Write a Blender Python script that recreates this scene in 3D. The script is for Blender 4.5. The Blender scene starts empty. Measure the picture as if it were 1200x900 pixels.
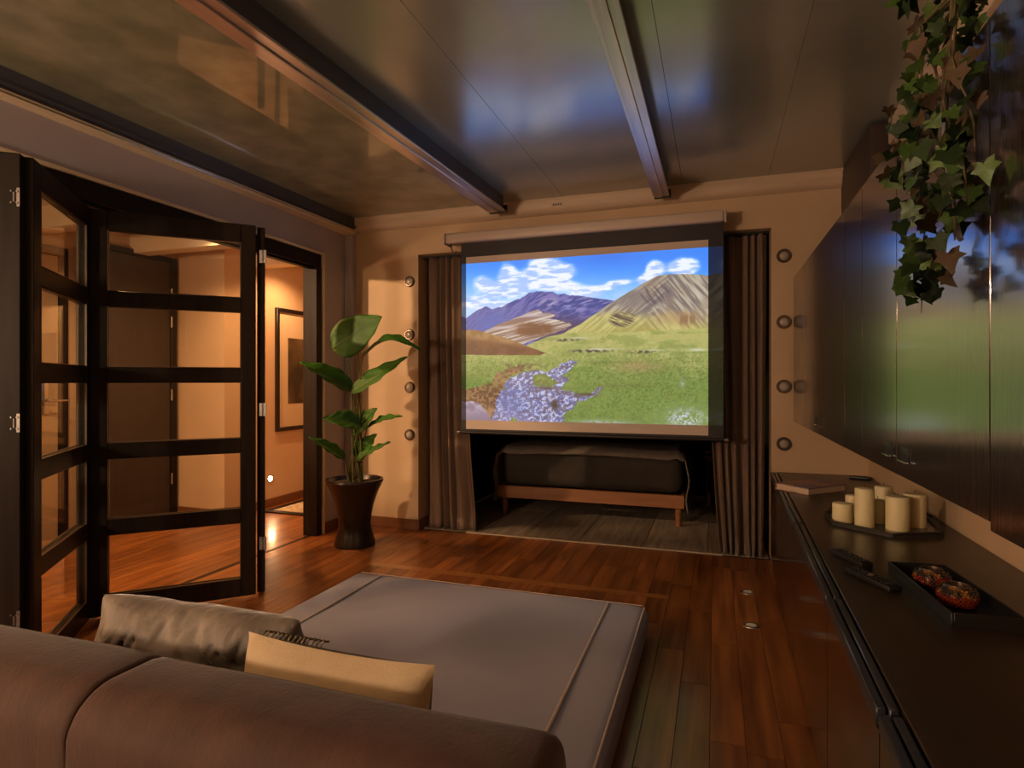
import bpy, bmesh, math, random
import numpy as np
from mathutils import Vector, Matrix, noise

S = bpy.context.scene
C = S.collection
rnd = random.Random(7)

# ---------------------------------------------------------------- camera, world, exposure
H = 1.22
YAW = math.atan(238 / 697)
cam_data = bpy.data.cameras.new('camera')
cam_data.sensor_width = 36
cam_data.lens = 697 / 1200 * 36
cam_data.shift_y = -3 / 1200
cam_data.clip_start = 0.02
cam = bpy.data.objects.new('camera', cam_data)
cam.location = (0, 0, H)
cam.rotation_euler = (math.radians(90), 0, YAW)
C.objects.link(cam)
S.camera = cam
w = bpy.data.worlds.new('world')
S.world = w
w.use_nodes = True
w.node_tree.nodes['Background'].inputs[0].default_value = (0.9, 0.6, 0.4, 1)
w.node_tree.nodes['Background'].inputs[1].default_value = 0.01
vs = S.view_settings
vs.view_transform = 'Standard'
vs.look = 'None'
vs.gamma = 1
vs.use_curve_mapping = False
vs.exposure = 0.32
S.cycles.max_bounces = 8
S.cycles.diffuse_bounces = 4
S.cycles.glossy_bounces = 4
S.cycles.transparent_max_bounces = 16
S.cycles.sample_clamp_indirect = 4
S.cycles.use_denoising = True
WARM = (1.0, 0.52, 0.22)
WARM2 = (1.0, 0.60, 0.32)


def light(name, kind, loc, power, color, size=0.1, rot=(0, 0, 0), spot=120, blend=0.6, parent=None):
    d = bpy.data.lights.new(name, kind)
    d.energy = power
    d.color = color
    if kind == 'AREA':
        d.size = size
    else:
        d.shadow_soft_size = size
    if kind == 'SPOT':
        d.spot_size = math.radians(spot)
        d.spot_blend = blend
    o = bpy.data.objects.new(name, d)
    o.location = loc
    o.rotation_euler = rot
    C.objects.link(o)
    return o


# unseen warm fill added behind the camera on the left to brighten the room
ROOM = (1.0, 0.72, 0.50)
light('room_fill_light', 'POINT', (-2.40, -1.25, 1.55), 122, ROOM, 0.10)
# unseen spot added in the hallway to brighten the back wall around the plant
sp_from, sp_to = Vector((-3.86, 1.75, 2.20)), Vector((-2.45, 4.38, 1.35))
light('hall_aimed_fill_light', 'SPOT', sp_from, 230, WARM2, 0.035, (sp_to - sp_from).to_track_quat('-Z', 'Y').to_euler(), 46, 0.5)
light('hall_fill_light', 'POINT', (-3.95, 0.35, 1.75), 60, WARM2, 0.06)  # added out of view to lift the hallway ceiling, no fixture behind it
# hallway ceiling spots
for y, p in ((0.9, 40), (2.35, 75), (3.55, 55), (4.75, 42)):
    light('hall_spot_light', 'SPOT', (-3.72, y, 2.36), p, WARM, 0.04, (0, 0, 0), 150, 0.8)


# ---------------------------------------------------------------- materials
def mat(name, color, rough=0.5, metal=0.0, spec=0.5, coat=0.0, coat_rough=0.1, coat_ior=1.5, sheen=0.0, sheen_rough=0.4,
        noise_amt=0.0, noise_scale=(5, 5, 5), color2=None, bump=0.0, bump_scale=None, emit=None, emit_s=0.0,
        objrand=0.0, detail=5.0, coords='Object', ramp=(0.35, 0.65), trans=0.0):
    m = bpy.data.materials.new(name)
    m.use_nodes = True
    nt = m.node_tree
    b = nt.nodes['Principled BSDF']
    b.inputs['Roughness'].default_value = rough
    b.inputs['Metallic'].default_value = metal
    b.inputs['Specular IOR Level'].default_value = spec
    b.inputs['Coat Weight'].default_value = coat
    b.inputs['Coat Roughness'].default_value = coat_rough
    b.inputs['Coat IOR'].default_value = coat_ior
    b.inputs['Sheen Weight'].default_value = sheen
    b.inputs['Sheen Roughness'].default_value = sheen_rough
    b.inputs['Transmission Weight'].default_value = trans
    c1 = tuple(color) + (1,)
    b.inputs['Base Color'].default_value = c1
    tc = nt.nodes.new('ShaderNodeTexCoord')
    mp = nt.nodes.new('ShaderNodeMapping')
    nt.links.new(tc.outputs[coords], mp.inputs[0])
    mp.inputs['Scale'].default_value = noise_scale
    n = nt.nodes.new('ShaderNodeTexNoise')
    n.inputs['Scale'].default_value = 1
    n.inputs['Detail'].default_value = detail
    nt.links.new(mp.outputs[0], n.inputs[0])
    last = None
    if objrand:
        oi = nt.nodes.new('ShaderNodeObjectInfo')
        add = nt.nodes.new('ShaderNodeVectorMath')
        add.operation = 'MULTIPLY_ADD'
        comb = nt.nodes.new('ShaderNodeCombineXYZ')
        nt.links.new(oi.outputs['Random'], comb.inputs[0])
        nt.links.new(oi.outputs['Random'], comb.inputs[2])
        nt.links.new(comb.outputs[0], add.inputs[0])
        add.inputs[1].default_value = (37, 11, 53)
        nt.links.new(mp.outputs[0], add.inputs[2])
        nt.links.new(add.outputs[0], n.inputs[0])
    if color2 is not None:
        r = nt.nodes.new('ShaderNodeValToRGB')
        r.color_ramp.elements[0].position = ramp[0]
        r.color_ramp.elements[1].position = ramp[1]
        r.color_ramp.elements[0].color = c1
        r.color_ramp.elements[1].color = tuple(color2) + (1,)
        nt.links.new(n.outputs[0], r.inputs[0])
        last = r.outputs[0]
        if objrand:
            hs = nt.nodes.new('ShaderNodeHueSaturation')
            mr = nt.nodes.new('ShaderNodeMapRange')
            mr.inputs[3].default_value = 1 - objrand
            mr.inputs[4].default_value = 1 + objrand
            nt.links.new(oi.outputs['Random'], mr.inputs[0])
            nt.links.new(mr.outputs[0], hs.inputs['Value'])
            nt.links.new(last, hs.inputs['Color'])
            last = hs.outputs[0]
        nt.links.new(last, b.inputs['Base Color'])
    if bump:
        n2 = n
        if bump_scale:
            mp2 = nt.nodes.new('ShaderNodeMapping')
            nt.links.new(tc.outputs[coords], mp2.inputs[0])
            mp2.inputs['Scale'].default_value = bump_scale
            n2 = nt.nodes.new('ShaderNodeTexNoise')
            n2.inputs['Scale'].default_value = 1
            n2.inputs['Detail'].default_value = 4
            nt.links.new(mp2.outputs[0], n2.inputs[0])
        bp = nt.nodes.new('ShaderNodeBump')
        bp.inputs['Strength'].default_value = bump
        bp.inputs['Distance'].default_value = 0.01
        nt.links.new(n2.outputs[0], bp.inputs['Height'])
        nt.links.new(bp.outputs[0], b.inputs['Normal'])
    if emit:
        b.inputs['Emission Color'].default_value = tuple(emit) + (1,)
        b.inputs['Emission Strength'].default_value = emit_s
    return m


def glass_mat(name, tint=(0.93, 0.95, 0.93), rough=0.02):
    m = bpy.data.materials.new(name)
    m.use_nodes = True
    nt = m.node_tree
    for n in list(nt.nodes):
        nt.nodes.remove(n)
    out = nt.nodes.new('ShaderNodeOutputMaterial')
    mix = nt.nodes.new('ShaderNodeMixShader')
    fr = nt.nodes.new('ShaderNodeFresnel')
    # same outside reflectance on both faces of the thin pane
    ge = nt.nodes.new('ShaderNodeNewGeometry')
    ma = nt.nodes.new('ShaderNodeMath')
    ma.operation = 'MULTIPLY_ADD'
    ma.inputs[1].default_value = 1 / 1.5 - 1.5
    ma.inputs[2].default_value = 1.5
    nt.links.new(ge.outputs['Backfacing'], ma.inputs[0])
    nt.links.new(ma.outputs[0], fr.inputs[0])
    t = nt.nodes.new('ShaderNodeBsdfTransparent')
    t.inputs[0].default_value = tuple(tint) + (1,)
    g = nt.nodes.new('ShaderNodeBsdfGlossy')
    g.inputs['Roughness'].default_value = rough
    nt.links.new(fr.outputs[0], mix.inputs[0])
    nt.links.new(t.outputs[0], mix.inputs[1])
    nt.links.new(g.outputs[0], mix.inputs[2])
    nt.links.new(mix.outputs[0], out.inputs[0])
    return m


M = {}
M['cream'] = mat('cream_wall_paint', (0.60, 0.435, 0.275), 0.7, noise_scale=(3, 3, 3), color2=(0.56, 0.405, 0.255), bump=0.05, bump_scale=(60, 60, 60))
M['creamtrim'] = mat('cream_trim_paint', (0.64, 0.50, 0.36), 0.45, noise_scale=(2, 30, 30), color2=(0.56, 0.43, 0.30), bump=0.08)
M['creambright'] = mat('bright_cream_gloss_paint', (0.88, 0.72, 0.50), 0.3, noise_scale=(2, 2, 30), color2=(0.82, 0.66, 0.45))
M['grey'] = mat('mauve_grey_wall_paint', (0.50, 0.45, 0.47), 0.65, noise_scale=(3, 3, 3), color2=(0.46, 0.41, 0.43), bump=0.04, bump_scale=(50, 50, 50))
M['hall'] = mat('hall_wall_paint', (0.66, 0.46, 0.29), 0.7, noise_scale=(2, 2, 2), color2=(0.61, 0.42, 0.26))
M['hallceil'] = mat('hall_ceiling_paint', (0.78, 0.66, 0.48), 0.6, noise_scale=(2, 2, 2), color2=(0.74, 0.62, 0.44))
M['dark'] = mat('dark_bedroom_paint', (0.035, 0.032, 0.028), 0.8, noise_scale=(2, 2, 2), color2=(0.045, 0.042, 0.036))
M['plank'] = mat('polished_merbau_plank', (0.165, 0.047, 0.010), 0.36, spec=0.4, coat=0.35, coat_rough=0.15, noise_scale=(22, 1.6, 22),
                 color2=(0.42, 0.150, 0.034), objrand=0.26, bump=0.06, detail=7, ramp=(0.3, 0.72))
M['plankgold'] = mat('golden_border_plank', (0.32, 0.12, 0.028), 0.3, coat=0.6, coat_rough=0.12, noise_scale=(1.6, 22, 22),
                     color2=(0.48, 0.19, 0.045), objrand=0.1, bump=0.06, detail=7)
M['joint'] = mat('dark_floor_joint', (0.012, 0.006, 0.004), 0.7)
M['ceil'] = mat('olive_grey_ceiling_panel', (0.215, 0.245, 0.215), 0.35, coat=1.0, coat_rough=0.19, coat_ior=2.3, noise_scale=(1.3, 1.3, 1.3),
                color2=(0.30, 0.325, 0.285), bump=0.03, bump_scale=(4, 4, 4), detail=9)
M['ceilgloss'] = mat('glossy_glazed_ceiling_panel', (0.20, 0.215, 0.145), 0.35, coat=1.0, coat_rough=0.03, noise_scale=(5, 5, 5),
                     color2=(0.36, 0.35, 0.23), detail=9)
M['steel'] = mat('brushed_bronze_steel', (0.80, 0.66, 0.62), 0.32, metal=0.85, noise_scale=(30, 1.2, 30), color2=(0.60, 0.53, 0.53), bump=0.05)
M['slate'] = mat('slate_beam_side', (0.085, 0.085, 0.105), 0.4, spec=0.5, noise_scale=(30, 1, 30), color2=(0.075, 0.072, 0.09))
M['door'] = mat('espresso_door_wood', (0.012, 0.0075, 0.0055), 0.45, spec=0.16, noise_scale=(30, 30, 2), color2=(0.020, 0.012, 0.008), bump=0.04)
M['doorbrown'] = mat('umber_hall_door', (0.032, 0.021, 0.017), 0.5, noise_scale=(30, 30, 2), color2=(0.042, 0.028, 0.022))
M['doorbeige'] = mat('beige_hall_door', (0.36, 0.25, 0.155), 0.5, noise_scale=(30, 30, 2), color2=(0.40, 0.28, 0.17))
M['chrome'] = mat('chrome', (0.75, 0.72, 0.68), 0.18, metal=1.0)
M['hinge'] = mat('dull_steel_hinge', (0.17, 0.155, 0.145), 0.4, metal=0.9)
M['glass'] = glass_mat('window_glass')
M['lacquer'] = mat('black_brown_high_gloss_lacquer', (0.012, 0.007, 0.005), 0.30, spec=0.5, coat=1.0, coat_rough=0.13, coat_ior=3.3,
                   noise_scale=(60, 60, 1.0), color2=(0.022, 0.013, 0.009), bump=0.06, bump_scale=(45, 45, 0.7))
M['counter'] = mat('dark_satin_sideboard_top', (0.030, 0.020, 0.012), 0.30, spec=0.5, noise_scale=(40, 1.5, 40), color2=(0.042, 0.028, 0.017))
M['counterfront'] = mat('dark_red_brown_gloss_front', (0.022, 0.008, 0.004), 0.22, spec=0.6, coat=0.8, coat_rough=0.12, noise_scale=(1, 1, 1), color2=(0.028, 0.011, 0.005))
M['edge'] = mat('black_slate_finger_rail', (0.022, 0.026, 0.030), 0.28, spec=0.6, noise_scale=(1, 1, 1), color2=(0.03, 0.033, 0.037))
M['black'] = mat('matt_black', (0.008, 0.007, 0.006), 0.45)
M['screenblack'] = mat('black_screen_border', (0.018, 0.017, 0.022), 0.6)
M['screenwhite'] = mat('white_screen_case', (0.56, 0.47, 0.40), 0.4, noise_scale=(2, 2, 2), color2=(0.52, 0.43, 0.37))
M['curtain'] = mat('taupe_velvet_curtain', (0.155, 0.098, 0.066), 0.85, sheen=0.4, noise_scale=(40, 40, 1.5), color2=(0.20, 0.13, 0.088), bump=0.1)
M['sofa'] = mat('brown_velvet', (0.047, 0.0185, 0.0095), 0.8, sheen=0.22, sheen_rough=0.35, noise_scale=(14, 14, 2.0),
                color2=(0.070, 0.029, 0.016), bump=0.15, bump_scale=(120, 120, 40), detail=8)
M['mattress'] = mat('lilac_grey_mattress_fabric', (0.365, 0.362, 0.445), 0.8, noise_scale=(1.6, 1.6, 1.6), color2=(0.40, 0.395, 0.48), bump=0.12, bump_scale=(6, 3, 6))
M['piping'] = mat('pale_beige_piping', (0.62, 0.53, 0.45), 0.7)
M['velvetgrey'] = mat('grey_crushed_velvet', (0.085, 0.066, 0.052), 0.6, sheen=0.6, sheen_rough=0.3, noise_scale=(7, 7, 7), color2=(0.22, 0.18, 0.145), bump=0.6, bump_scale=(26, 14, 26))
M['linen'] = mat('cream_linen', (0.58, 0.44, 0.27), 0.85, noise_scale=(9, 9, 9), color2=(0.52, 0.38, 0.22), bump=0.2, bump_scale=(160, 160, 160))
M['tweed'] = mat('olive_tweed', (0.10, 0.082, 0.052), 0.9, noise_scale=(90, 90, 90), color2=(0.26, 0.21, 0.13), bump=0.4)
M['pot'] = mat('glazed_brown_black_pot', (0.010, 0.006, 0.0045), 0.3, spec=0.6, noise_scale=(5, 5, 5), color2=(0.014, 0.009, 0.006))
M['soil'] = mat('dark_potting_soil', (0.03, 0.02, 0.012), 0.95, noise_scale=(60, 60, 60), color2=(0.06, 0.04, 0.025), bump=0.6)
M['leaf'] = mat('deep_green_leaf', (0.032, 0.105, 0.008), 0.50, spec=0.25, noise_scale=(9, 9, 9), color2=(0.052, 0.15, 0.014), bump=0.1, bump_scale=(50, 50, 50))
M['stem'] = mat('green_leaf_stem', (0.09, 0.11, 0.025), 0.5, noise_scale=(9, 9, 9), color2=(0.13, 0.12, 0.04))
M['ivy'] = mat('green_ivy_leaf', (0.032, 0.078, 0.011), 0.42, noise_scale=(25, 25, 25), color2=(0.082, 0.155, 0.026), objrand=0.35)
M['ivydark'] = mat('dark_ivy_leaf', (0.013, 0.032, 0.008), 0.45, noise_scale=(25, 25, 25), color2=(0.028, 0.062, 0.015), objrand=0.3)
M['ivydry'] = mat('dried_brown_ivy_leaf', (0.060, 0.038, 0.018), 0.6, noise_scale=(25, 25, 25), color2=(0.12, 0.075, 0.036), objrand=0.3)
M['vine'] = mat('brown_green_vine', (0.09, 0.075, 0.03), 0.6, noise_scale=(25, 25, 25), color2=(0.14, 0.10, 0.05))
M['ribbon'] = mat('crumpled_grey_wrap', (0.30, 0.30, 0.34), 0.4, noise_scale=(20, 20, 20), color2=(0.18, 0.18, 0.22))
M['candle'] = mat('ivory_candle_wax', (0.78, 0.70, 0.42), 0.5, noise_scale=(8, 8, 8), color2=(0.72, 0.63, 0.36))
M['wood'] = mat('teak_bed_wood', (0.26, 0.10, 0.035), 0.5, noise_scale=(1.5, 20, 20), color2=(0.36, 0.15, 0.055))
M['skirt'] = mat('brown_wood_baseboard', (0.17, 0.068, 0.028), 0.4, noise_scale=(2, 2, 20), color2=(0.22, 0.09, 0.038))
M['duvet'] = mat('charcoal_duvet', (0.040, 0.033, 0.028), 0.9, noise_scale=(5, 5, 5), color2=(0.055, 0.045, 0.037), bump=0.2, bump_scale=(10, 10, 10))
M['throw'] = mat('grey_taupe_throw', (0.17, 0.14, 0.115), 0.9, noise_scale=(12, 12, 12), color2=(0.23, 0.19, 0.155), bump=0.3)
M['pillow'] = mat('pale_pillow', (0.45, 0.42, 0.38), 0.8, noise_scale=(6, 6, 6), color2=(0.40, 0.37, 0.33))
M['rugA'] = mat('taupe_rug_panel', (0.20, 0.155, 0.115), 0.9, noise_scale=(30, 2.5, 30), color2=(0.31, 0.245, 0.19), objrand=0.3, bump=0.3)
M['hallrug'] = mat('woven_beige_rug', (0.30, 0.22, 0.13), 0.9, noise_scale=(25, 25, 25), color2=(0.55, 0.43, 0.28), bump=0.5)
M['frame'] = mat('black_picture_frame', (0.014, 0.010, 0.008), 0.35)
M['mount'] = mat('cream_picture_mount', (0.66, 0.52, 0.35), 0.8)
M['artwork'] = mat('brown_green_abstract_print', (0.045, 0.032, 0.018), 0.6, noise_scale=(1, 4, 2.5), color2=(0.22, 0.14, 0.06), detail=9, ramp=(0.4, 0.7))
M['bookcover'] = mat('russet_purple_book_cover', (0.36, 0.17, 0.09), 0.4, noise_scale=(9, 6, 9), color2=(0.16, 0.10, 0.19), ramp=(0.45, 0.55))
M['paper'] = mat('cream_page_block', (0.62, 0.50, 0.37), 0.8, noise_scale=(2, 2, 300), color2=(0.48, 0.38, 0.28))
M['trayin'] = mat('smoky_tray_base', (0.13, 0.11, 0.10), 0.2, spec=0.6)
M['bead'] = mat('amber_red_mosaic_glass', (0.15, 0.010, 0.004), 0.12, spec=0.8, noise_scale=(8, 8, 8), color2=(0.22, 0.030, 0.007), objrand=0.3)
M['beaddark'] = mat('black_amber_mosaic_glass', (0.03, 0.02, 0.015), 0.12, spec=0.8, noise_scale=(30, 30, 30), color2=(0.30, 0.12, 0.03), ramp=(0.5, 0.62))
M['led'] = mat('lit_step_lamp_lens', (1, 0.9, 0.7), 0.3, emit=(1, 0.80, 0.52), emit_s=32)
M['lensgrey'] = mat('frosted_lamp_lens', (0.42, 0.36, 0.30), 0.2)
M['floorlens'] = mat('pearly_floor_lens', (0.75, 0.70, 0.62), 0.15)
M['bronze'] = mat('dark_bronze_ring', (0.16, 0.12, 0.09), 0.35, metal=0.8)


# ---------------------------------------------------------------- mesh helpers
def link(name, mesh, parent=None, loc=None, rot=None):
    o = bpy.data.objects.new(name, mesh)
    C.objects.link(o)
    if parent:
        o.parent = parent
    if loc:
        o.location = loc
    if rot:
        o.rotation_euler = rot
    return o


def fin(name, bm, m, parent=None, smooth=True, loc=None, rot=None, ang=40, recalc=True):
    if recalc:
        bmesh.ops.recalc_face_normals(bm, faces=bm.faces[:])
    me = bpy.data.meshes.new(name)
    bm.to_mesh(me)
    bm.free()
    me.materials.append(m)
    if smooth:
        for p in me.polygons:
            p.use_smooth = True
        me.set_sharp_from_angle(angle=math.radians(ang))
    return link(name, me, parent, loc, rot)


def box(bm, x0, x1, y0, y1, z0, z1, mtx=None):
    vs_ = [bm.verts.new((x, y, z)) for z in (z0, z1) for (x, y) in ((x0, y0), (x1, y0), (x1, y1), (x0, y1))]
    if mtx:
        for v in vs_:
            v.co = mtx @ v.co
    for f in ((0, 3, 2, 1), (4, 5, 6, 7), (0, 1, 5, 4), (1, 2, 6, 5), (2, 3, 7, 6), (3, 0, 4, 7)):
        bm.faces.new([vs_[i] for i in f])
    return vs_


def bevel(bm, w_, seg=2):
    bmesh.ops.bevel(bm, geom=bm.edges[:], offset=w_, segments=seg, profile=0.5, affect='EDGES', clamp_overlap=True)


def bxo(name, m, x0, x1, y0, y1, z0, z1, parent=None, bev=0.0, seg=2, loc=None, rot=None):
    bm = bmesh.new()
    box(bm, x0, x1, y0, y1, z0, z1)
    if bev:
        bevel(bm, bev, seg)
    return fin(name, bm, m, parent, loc=loc, rot=rot)


def prism(bm, pts, z0, z1):
    a = [bm.verts.new((x, y, z0)) for x, y in pts]
    b = [bm.verts.new((x, y, z1)) for x, y in pts]
    bm.faces.new(a[::-1])
    bm.faces.new(b)
    n = len(pts)
    for i in range(n):
        bm.faces.new((a[i], a[(i + 1) % n], b[(i + 1) % n], b[i]))


def lathe(bm, prof, n=32, c=(0, 0, 0), close=True, mtx=None):
    rings = []
    for r, z in prof:
        rings.append([bm.verts.new((c[0] + r * math.cos(2 * math.pi * k / n), c[1] + r * math.sin(2 * math.pi * k / n), c[2] + z)) for k in range(n)])
    for a, b in zip(rings, rings[1:]):
        for k in range(n):
            bm.faces.new((a[k], a[(k + 1) % n], b[(k + 1) % n], b[k]))
    if close:
        bm.faces.new(rings[0][::-1])
        bm.faces.new(rings[-1])
    if mtx:
        for r in rings:
            for v in r:
                v.co = mtx @ v.co


def tube(bm, pts, r, n=8):
    pts = [Vector(p) for p in pts]
    rr = r if isinstance(r, (list, tuple)) else [r] * len(pts)
    rings = []
    up = Vector((0.31, 0.17, 0.93)).normalized()
    for i, p in enumerate(pts):
        d = (pts[min(i + 1, len(pts) - 1)] - pts[max(i - 1, 0)]).normalized()
        a = d.cross(up)
        if a.length < 1e-3:
            a = d.cross(Vector((1, 0, 0)))
        a.normalize()
        b = d.cross(a).normalized()
        rings.append([bm.verts.new(p + (a * math.cos(2 * math.pi * k / n) + b * math.sin(2 * math.pi * k / n)) * rr[i]) for k in range(n)])
    for a, b in zip(rings, rings[1:]):
        for k in range(n):
            bm.faces.new((a[k], a[(k + 1) % n], b[(k + 1) % n], b[k]))
    bm.faces.new(rings[0][::-1])
    bm.faces.new(rings[-1])


def bez(a, b, c, n=10):
    a, b, c = Vector(a), Vector(b), Vector(c)
    return [a * (1 - t) ** 2 + b * 2 * t * (1 - t) + c * t * t for t in [i / n for i in range(n + 1)]]


def tag(o, label=None, cat=None, group=None, kind=None):
    if label:
        o['label'] = label
    if cat:
        o['category'] = cat
    if group:
        o['group'] = group
    if kind:
        o['kind'] = kind
    return o


def empty(name, loc=(0, 0, 0), rz=0.0):
    o = bpy.data.objects.new(name, None)
    o.empty_display_size = 0.05
    o.location = loc
    o.rotation_euler = (0, 0, rz)
    C.objects.link(o)
    return o


def copy_tree(o, parent=None):
    c = o.copy()
    C.objects.link(c)
    c.parent = parent
    for ch in list(o.children):
        copy_tree(ch, c)
    return c


def boxes(name, m, lst, parent=None, bev=0.0):
    bm = bmesh.new()
    for b in lst:
        box(bm, *b)
    if bev:
        bevel(bm, bev, 1)
    return fin(name, bm, m, parent)


# ---------------------------------------------------------------- setting: walls
BY = 4.38
CZ = 2.60
LX = -2.98
RX = 0.935
wb = boxes('wall_back', M['cream'], [(-3.10, -2.31, BY, 4.58, 0, 2.7), (0.360, 1.1, BY, 4.58, 0, 2.7), (-2.31, 0.360, BY, 4.58, 2.262, 2.7)])
tag(wb, 'cream back wall with the wide curtained bedroom opening', 'wall', kind='structure')
wl = boxes('wall_left', M['grey'], [(-3.10, LX, 3.995, 4.38, 0, 2.7), (-3.10, LX, -1.6, 3.995, 2.225, 2.7), (-3.10, LX, -1.6, 0.55, 0, 2.225)])
tag(wl, 'mauve grey left wall above and beside the folding glass doors', 'wall', kind='structure')
wr = boxes('wall_right', M['cream'], [(RX, 1.05, -1.6, 4.38, 0, 2.7)])
tag(wr, 'cream right wall behind the gloss wall cabinets', 'wall', kind='structure')
wn = boxes('wall_rear', M['cream'], [(-3.10, 1.05, -1.7, -1.6, 0, 2.7)])
tag(wn, 'cream wall behind the viewpoint', 'wall', kind='structure')

# corner pipe casing, cornice, baseboards
o = bxo('trim_1', M['grey'], LX, -2.905, 4.325, BY, 0, 2.49, bev=0.004)
tag(o, 'narrow grey corner casing left of the cream back wall', 'trim', kind='structure')
bm = bmesh.new()
prof = [(BY, 2.485), (BY - 0.012, 2.487), (BY - 0.03, 2.50), (BY - 0.045, 2.52), (BY - 0.055, 2.55), (BY - 0.055, 2.60), (BY, 2.60)]
ra = [bm.verts.new((LX + 0.002, y, z)) for y, z in prof]
rb = [bm.verts.new((0.785, y, z)) for y, z in prof]
for i in range(len(prof)):
    j = (i + 1) % len(prof)
    bm.faces.new((ra[i], ra[j], rb[j], rb[i]))
bm.faces.new(ra)
bm.faces.new(rb[::-1])
o = fin('trim_2', bm, M['creamtrim'])
tag(o, 'rounded cream cornice along the top of the back wall', 'cornice', kind='structure')
o = bxo('trim_3', M['creamtrim'], 0.86, RX, 0.3, 3.6, 2.46, 2.60, bev=0.01)
tag(o, 'cream cornice on the right wall above the gloss cabinets', 'cornice', kind='structure')
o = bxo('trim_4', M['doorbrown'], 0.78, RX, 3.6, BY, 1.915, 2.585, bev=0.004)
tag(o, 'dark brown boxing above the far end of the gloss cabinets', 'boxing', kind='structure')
o = boxes('baseboard_back', M['skirt'], [(-2.905, -2.31, BY - 0.015, BY, 0, 0.085), (-2.31, -2.295, BY - 0.015, 4.58, 0, 0.085)], bev=0.003)
tag(o, 'brown wood baseboard under the left end of the back wall', 'baseboard', kind='structure')
o = boxes('baseboard_left', M['skirt'], [(LX, LX + 0.015, 4.0, 4.325, 0, 0.085)], bev=0.003)
tag(o, 'short brown wood baseboard between doorway and corner', 'baseboard', kind='structure')

# small sticker plates on the cornice
st = empty('cornice_sticker', (-1.115, 4.318, 2.545))
bxo('plate', M['screenwhite'], -0.05, 0.05, 0, 0.003, -0.012, 0.012, st)
boxes('printed_mark', M['black'], [(-0.035 + k * 0.018, -0.024 + k * 0.018, -0.001, 0.0, -0.006, 0.006) for k in range(4)], st)
tag(st, 'tiny pale sticker with dark marks on the cornice above the projection screen', 'sticker')

# ---------------------------------------------------------------- floor with planks
fl = boxes('floor', M['joint'], [(-5.0, 1.05, -1.7, 7.8, -0.10, -0.02)])
tag(fl, 'polished red brown plank floor', 'floor', kind='structure')
pcache = {}


def plank(x, y0, y1, wdt, m='plank', zt=0.0):
    L = round(y1 - y0, 2)
    k = (L, round(wdt, 3), m)
    if k not in pcache:
        bm = bmesh.new()
        box(bm, 0.0007, wdt - 0.0007, 0.001, L - 0.001, -0.02, 0)
        bevel(bm, 0.0008, 1)
        o_ = fin('plank', bm, M[m], fl, smooth=False)
        pcache[k] = o_.data
    else:
        o_ = link('plank', pcache[k], fl)
    o_.location = (x, y0, zt)
    return o_


def column(x, ya, yb, wdt, lens=(0.8, 1.5)):
    y = ya - rnd.random() * 0.7
    first = True
    while y < yb - 0.01:
        L = lens[0] + rnd.random() * (lens[1] - lens[0])
        L = round(L, 1)
        y1 = y + L
        if yb - y1 < 0.25:
            y1 = yb
        a = max(y, ya)
        if y1 - a > 0.02:
            plank(x, a, min(y1, yb), wdt)
        y = y1


PW = 0.1155
x = -3.02
while x < 0.93:
    wd = min(PW, 0.935 - x)
    inner = -2.24 < x < -0.25
    if inner:
        column(x, 0.9, 3.43, wd, (1.2, 1.7))
        column(x, 3.50, 4.41, wd, (0.5, 0.9))
    elif x > 0.35:
        plank(x, 0.4, 2.4, wd)
        plank(x, 2.4, 4.41, wd)
    else:
        column(x, 0.4, 4.41, wd)
    x += PW
xa = -3.02 + PW * math.ceil((3.02 - 2.24) / PW)
xb = -3.02 + PW * math.ceil((3.02 - 0.25) / PW)
n = 3
for k in range(n):
    L = (xb - xa) / n
    bm = bmesh.new()
    box(bm, 0.001, L - 0.001, 0.001, 0.069, -0.02, 0)
    fin('border_plank', bm, M['plankgold'], fl, smooth=False, loc=(xa + k * L, 3.43, 0))
x = -4.67
while x < -3.06:
    wd = min(PW, -3.04 - x)
    column(x, 0.2, 6.4, wd, (1.3, 2.2))
    x += PW
o = bxo('trim_5', M['black'], -3.04, -3.02, 0.5, 3.95, -0.02, 0.002)
tag(o, 'thin black floor track of the folding doors', 'track', kind='structure')

# ---------------------------------------------------------------- ceiling
cl = boxes('ceiling', M['joint'], [(-3.10, 1.05, -1.7, 4.58, 2.62, 2.72)])
tag(cl, 'olive grey panelled ceiling', 'ceiling', kind='structure')


def cpanel(x0, x1, m, x0b=None, x1b=None, y0=-1.6, y1=4.36):
    x0b = x0 if x0b is None else x0b
    x1b = x1 if x1b is None else x1b
    bm = bmesh.new()
    prism(bm, [(x0, y0), (x1, y0), (x1b, y1), (x0b, y1)], CZ, 2.62)
    return fin('ceiling_panel', bm, M[m], cl, smooth=False)


cpanel(-2.98, -1.66, 'ceilgloss', -2.98, -1.60)
cpanel(-1.655, -1.084, 'ceil', -1.595, -1.075)
cpanel(-1.082, -0.36, 'ceil', -1.073, -0.36)
cpanel(-0.355, -0.225, 'ceil', -0.355, -0.215)
cpanel(-0.223, 0.338, 'ceil', -0.213, 0.338)
cpanel(0.340, 0.935, 'ceil')


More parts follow.
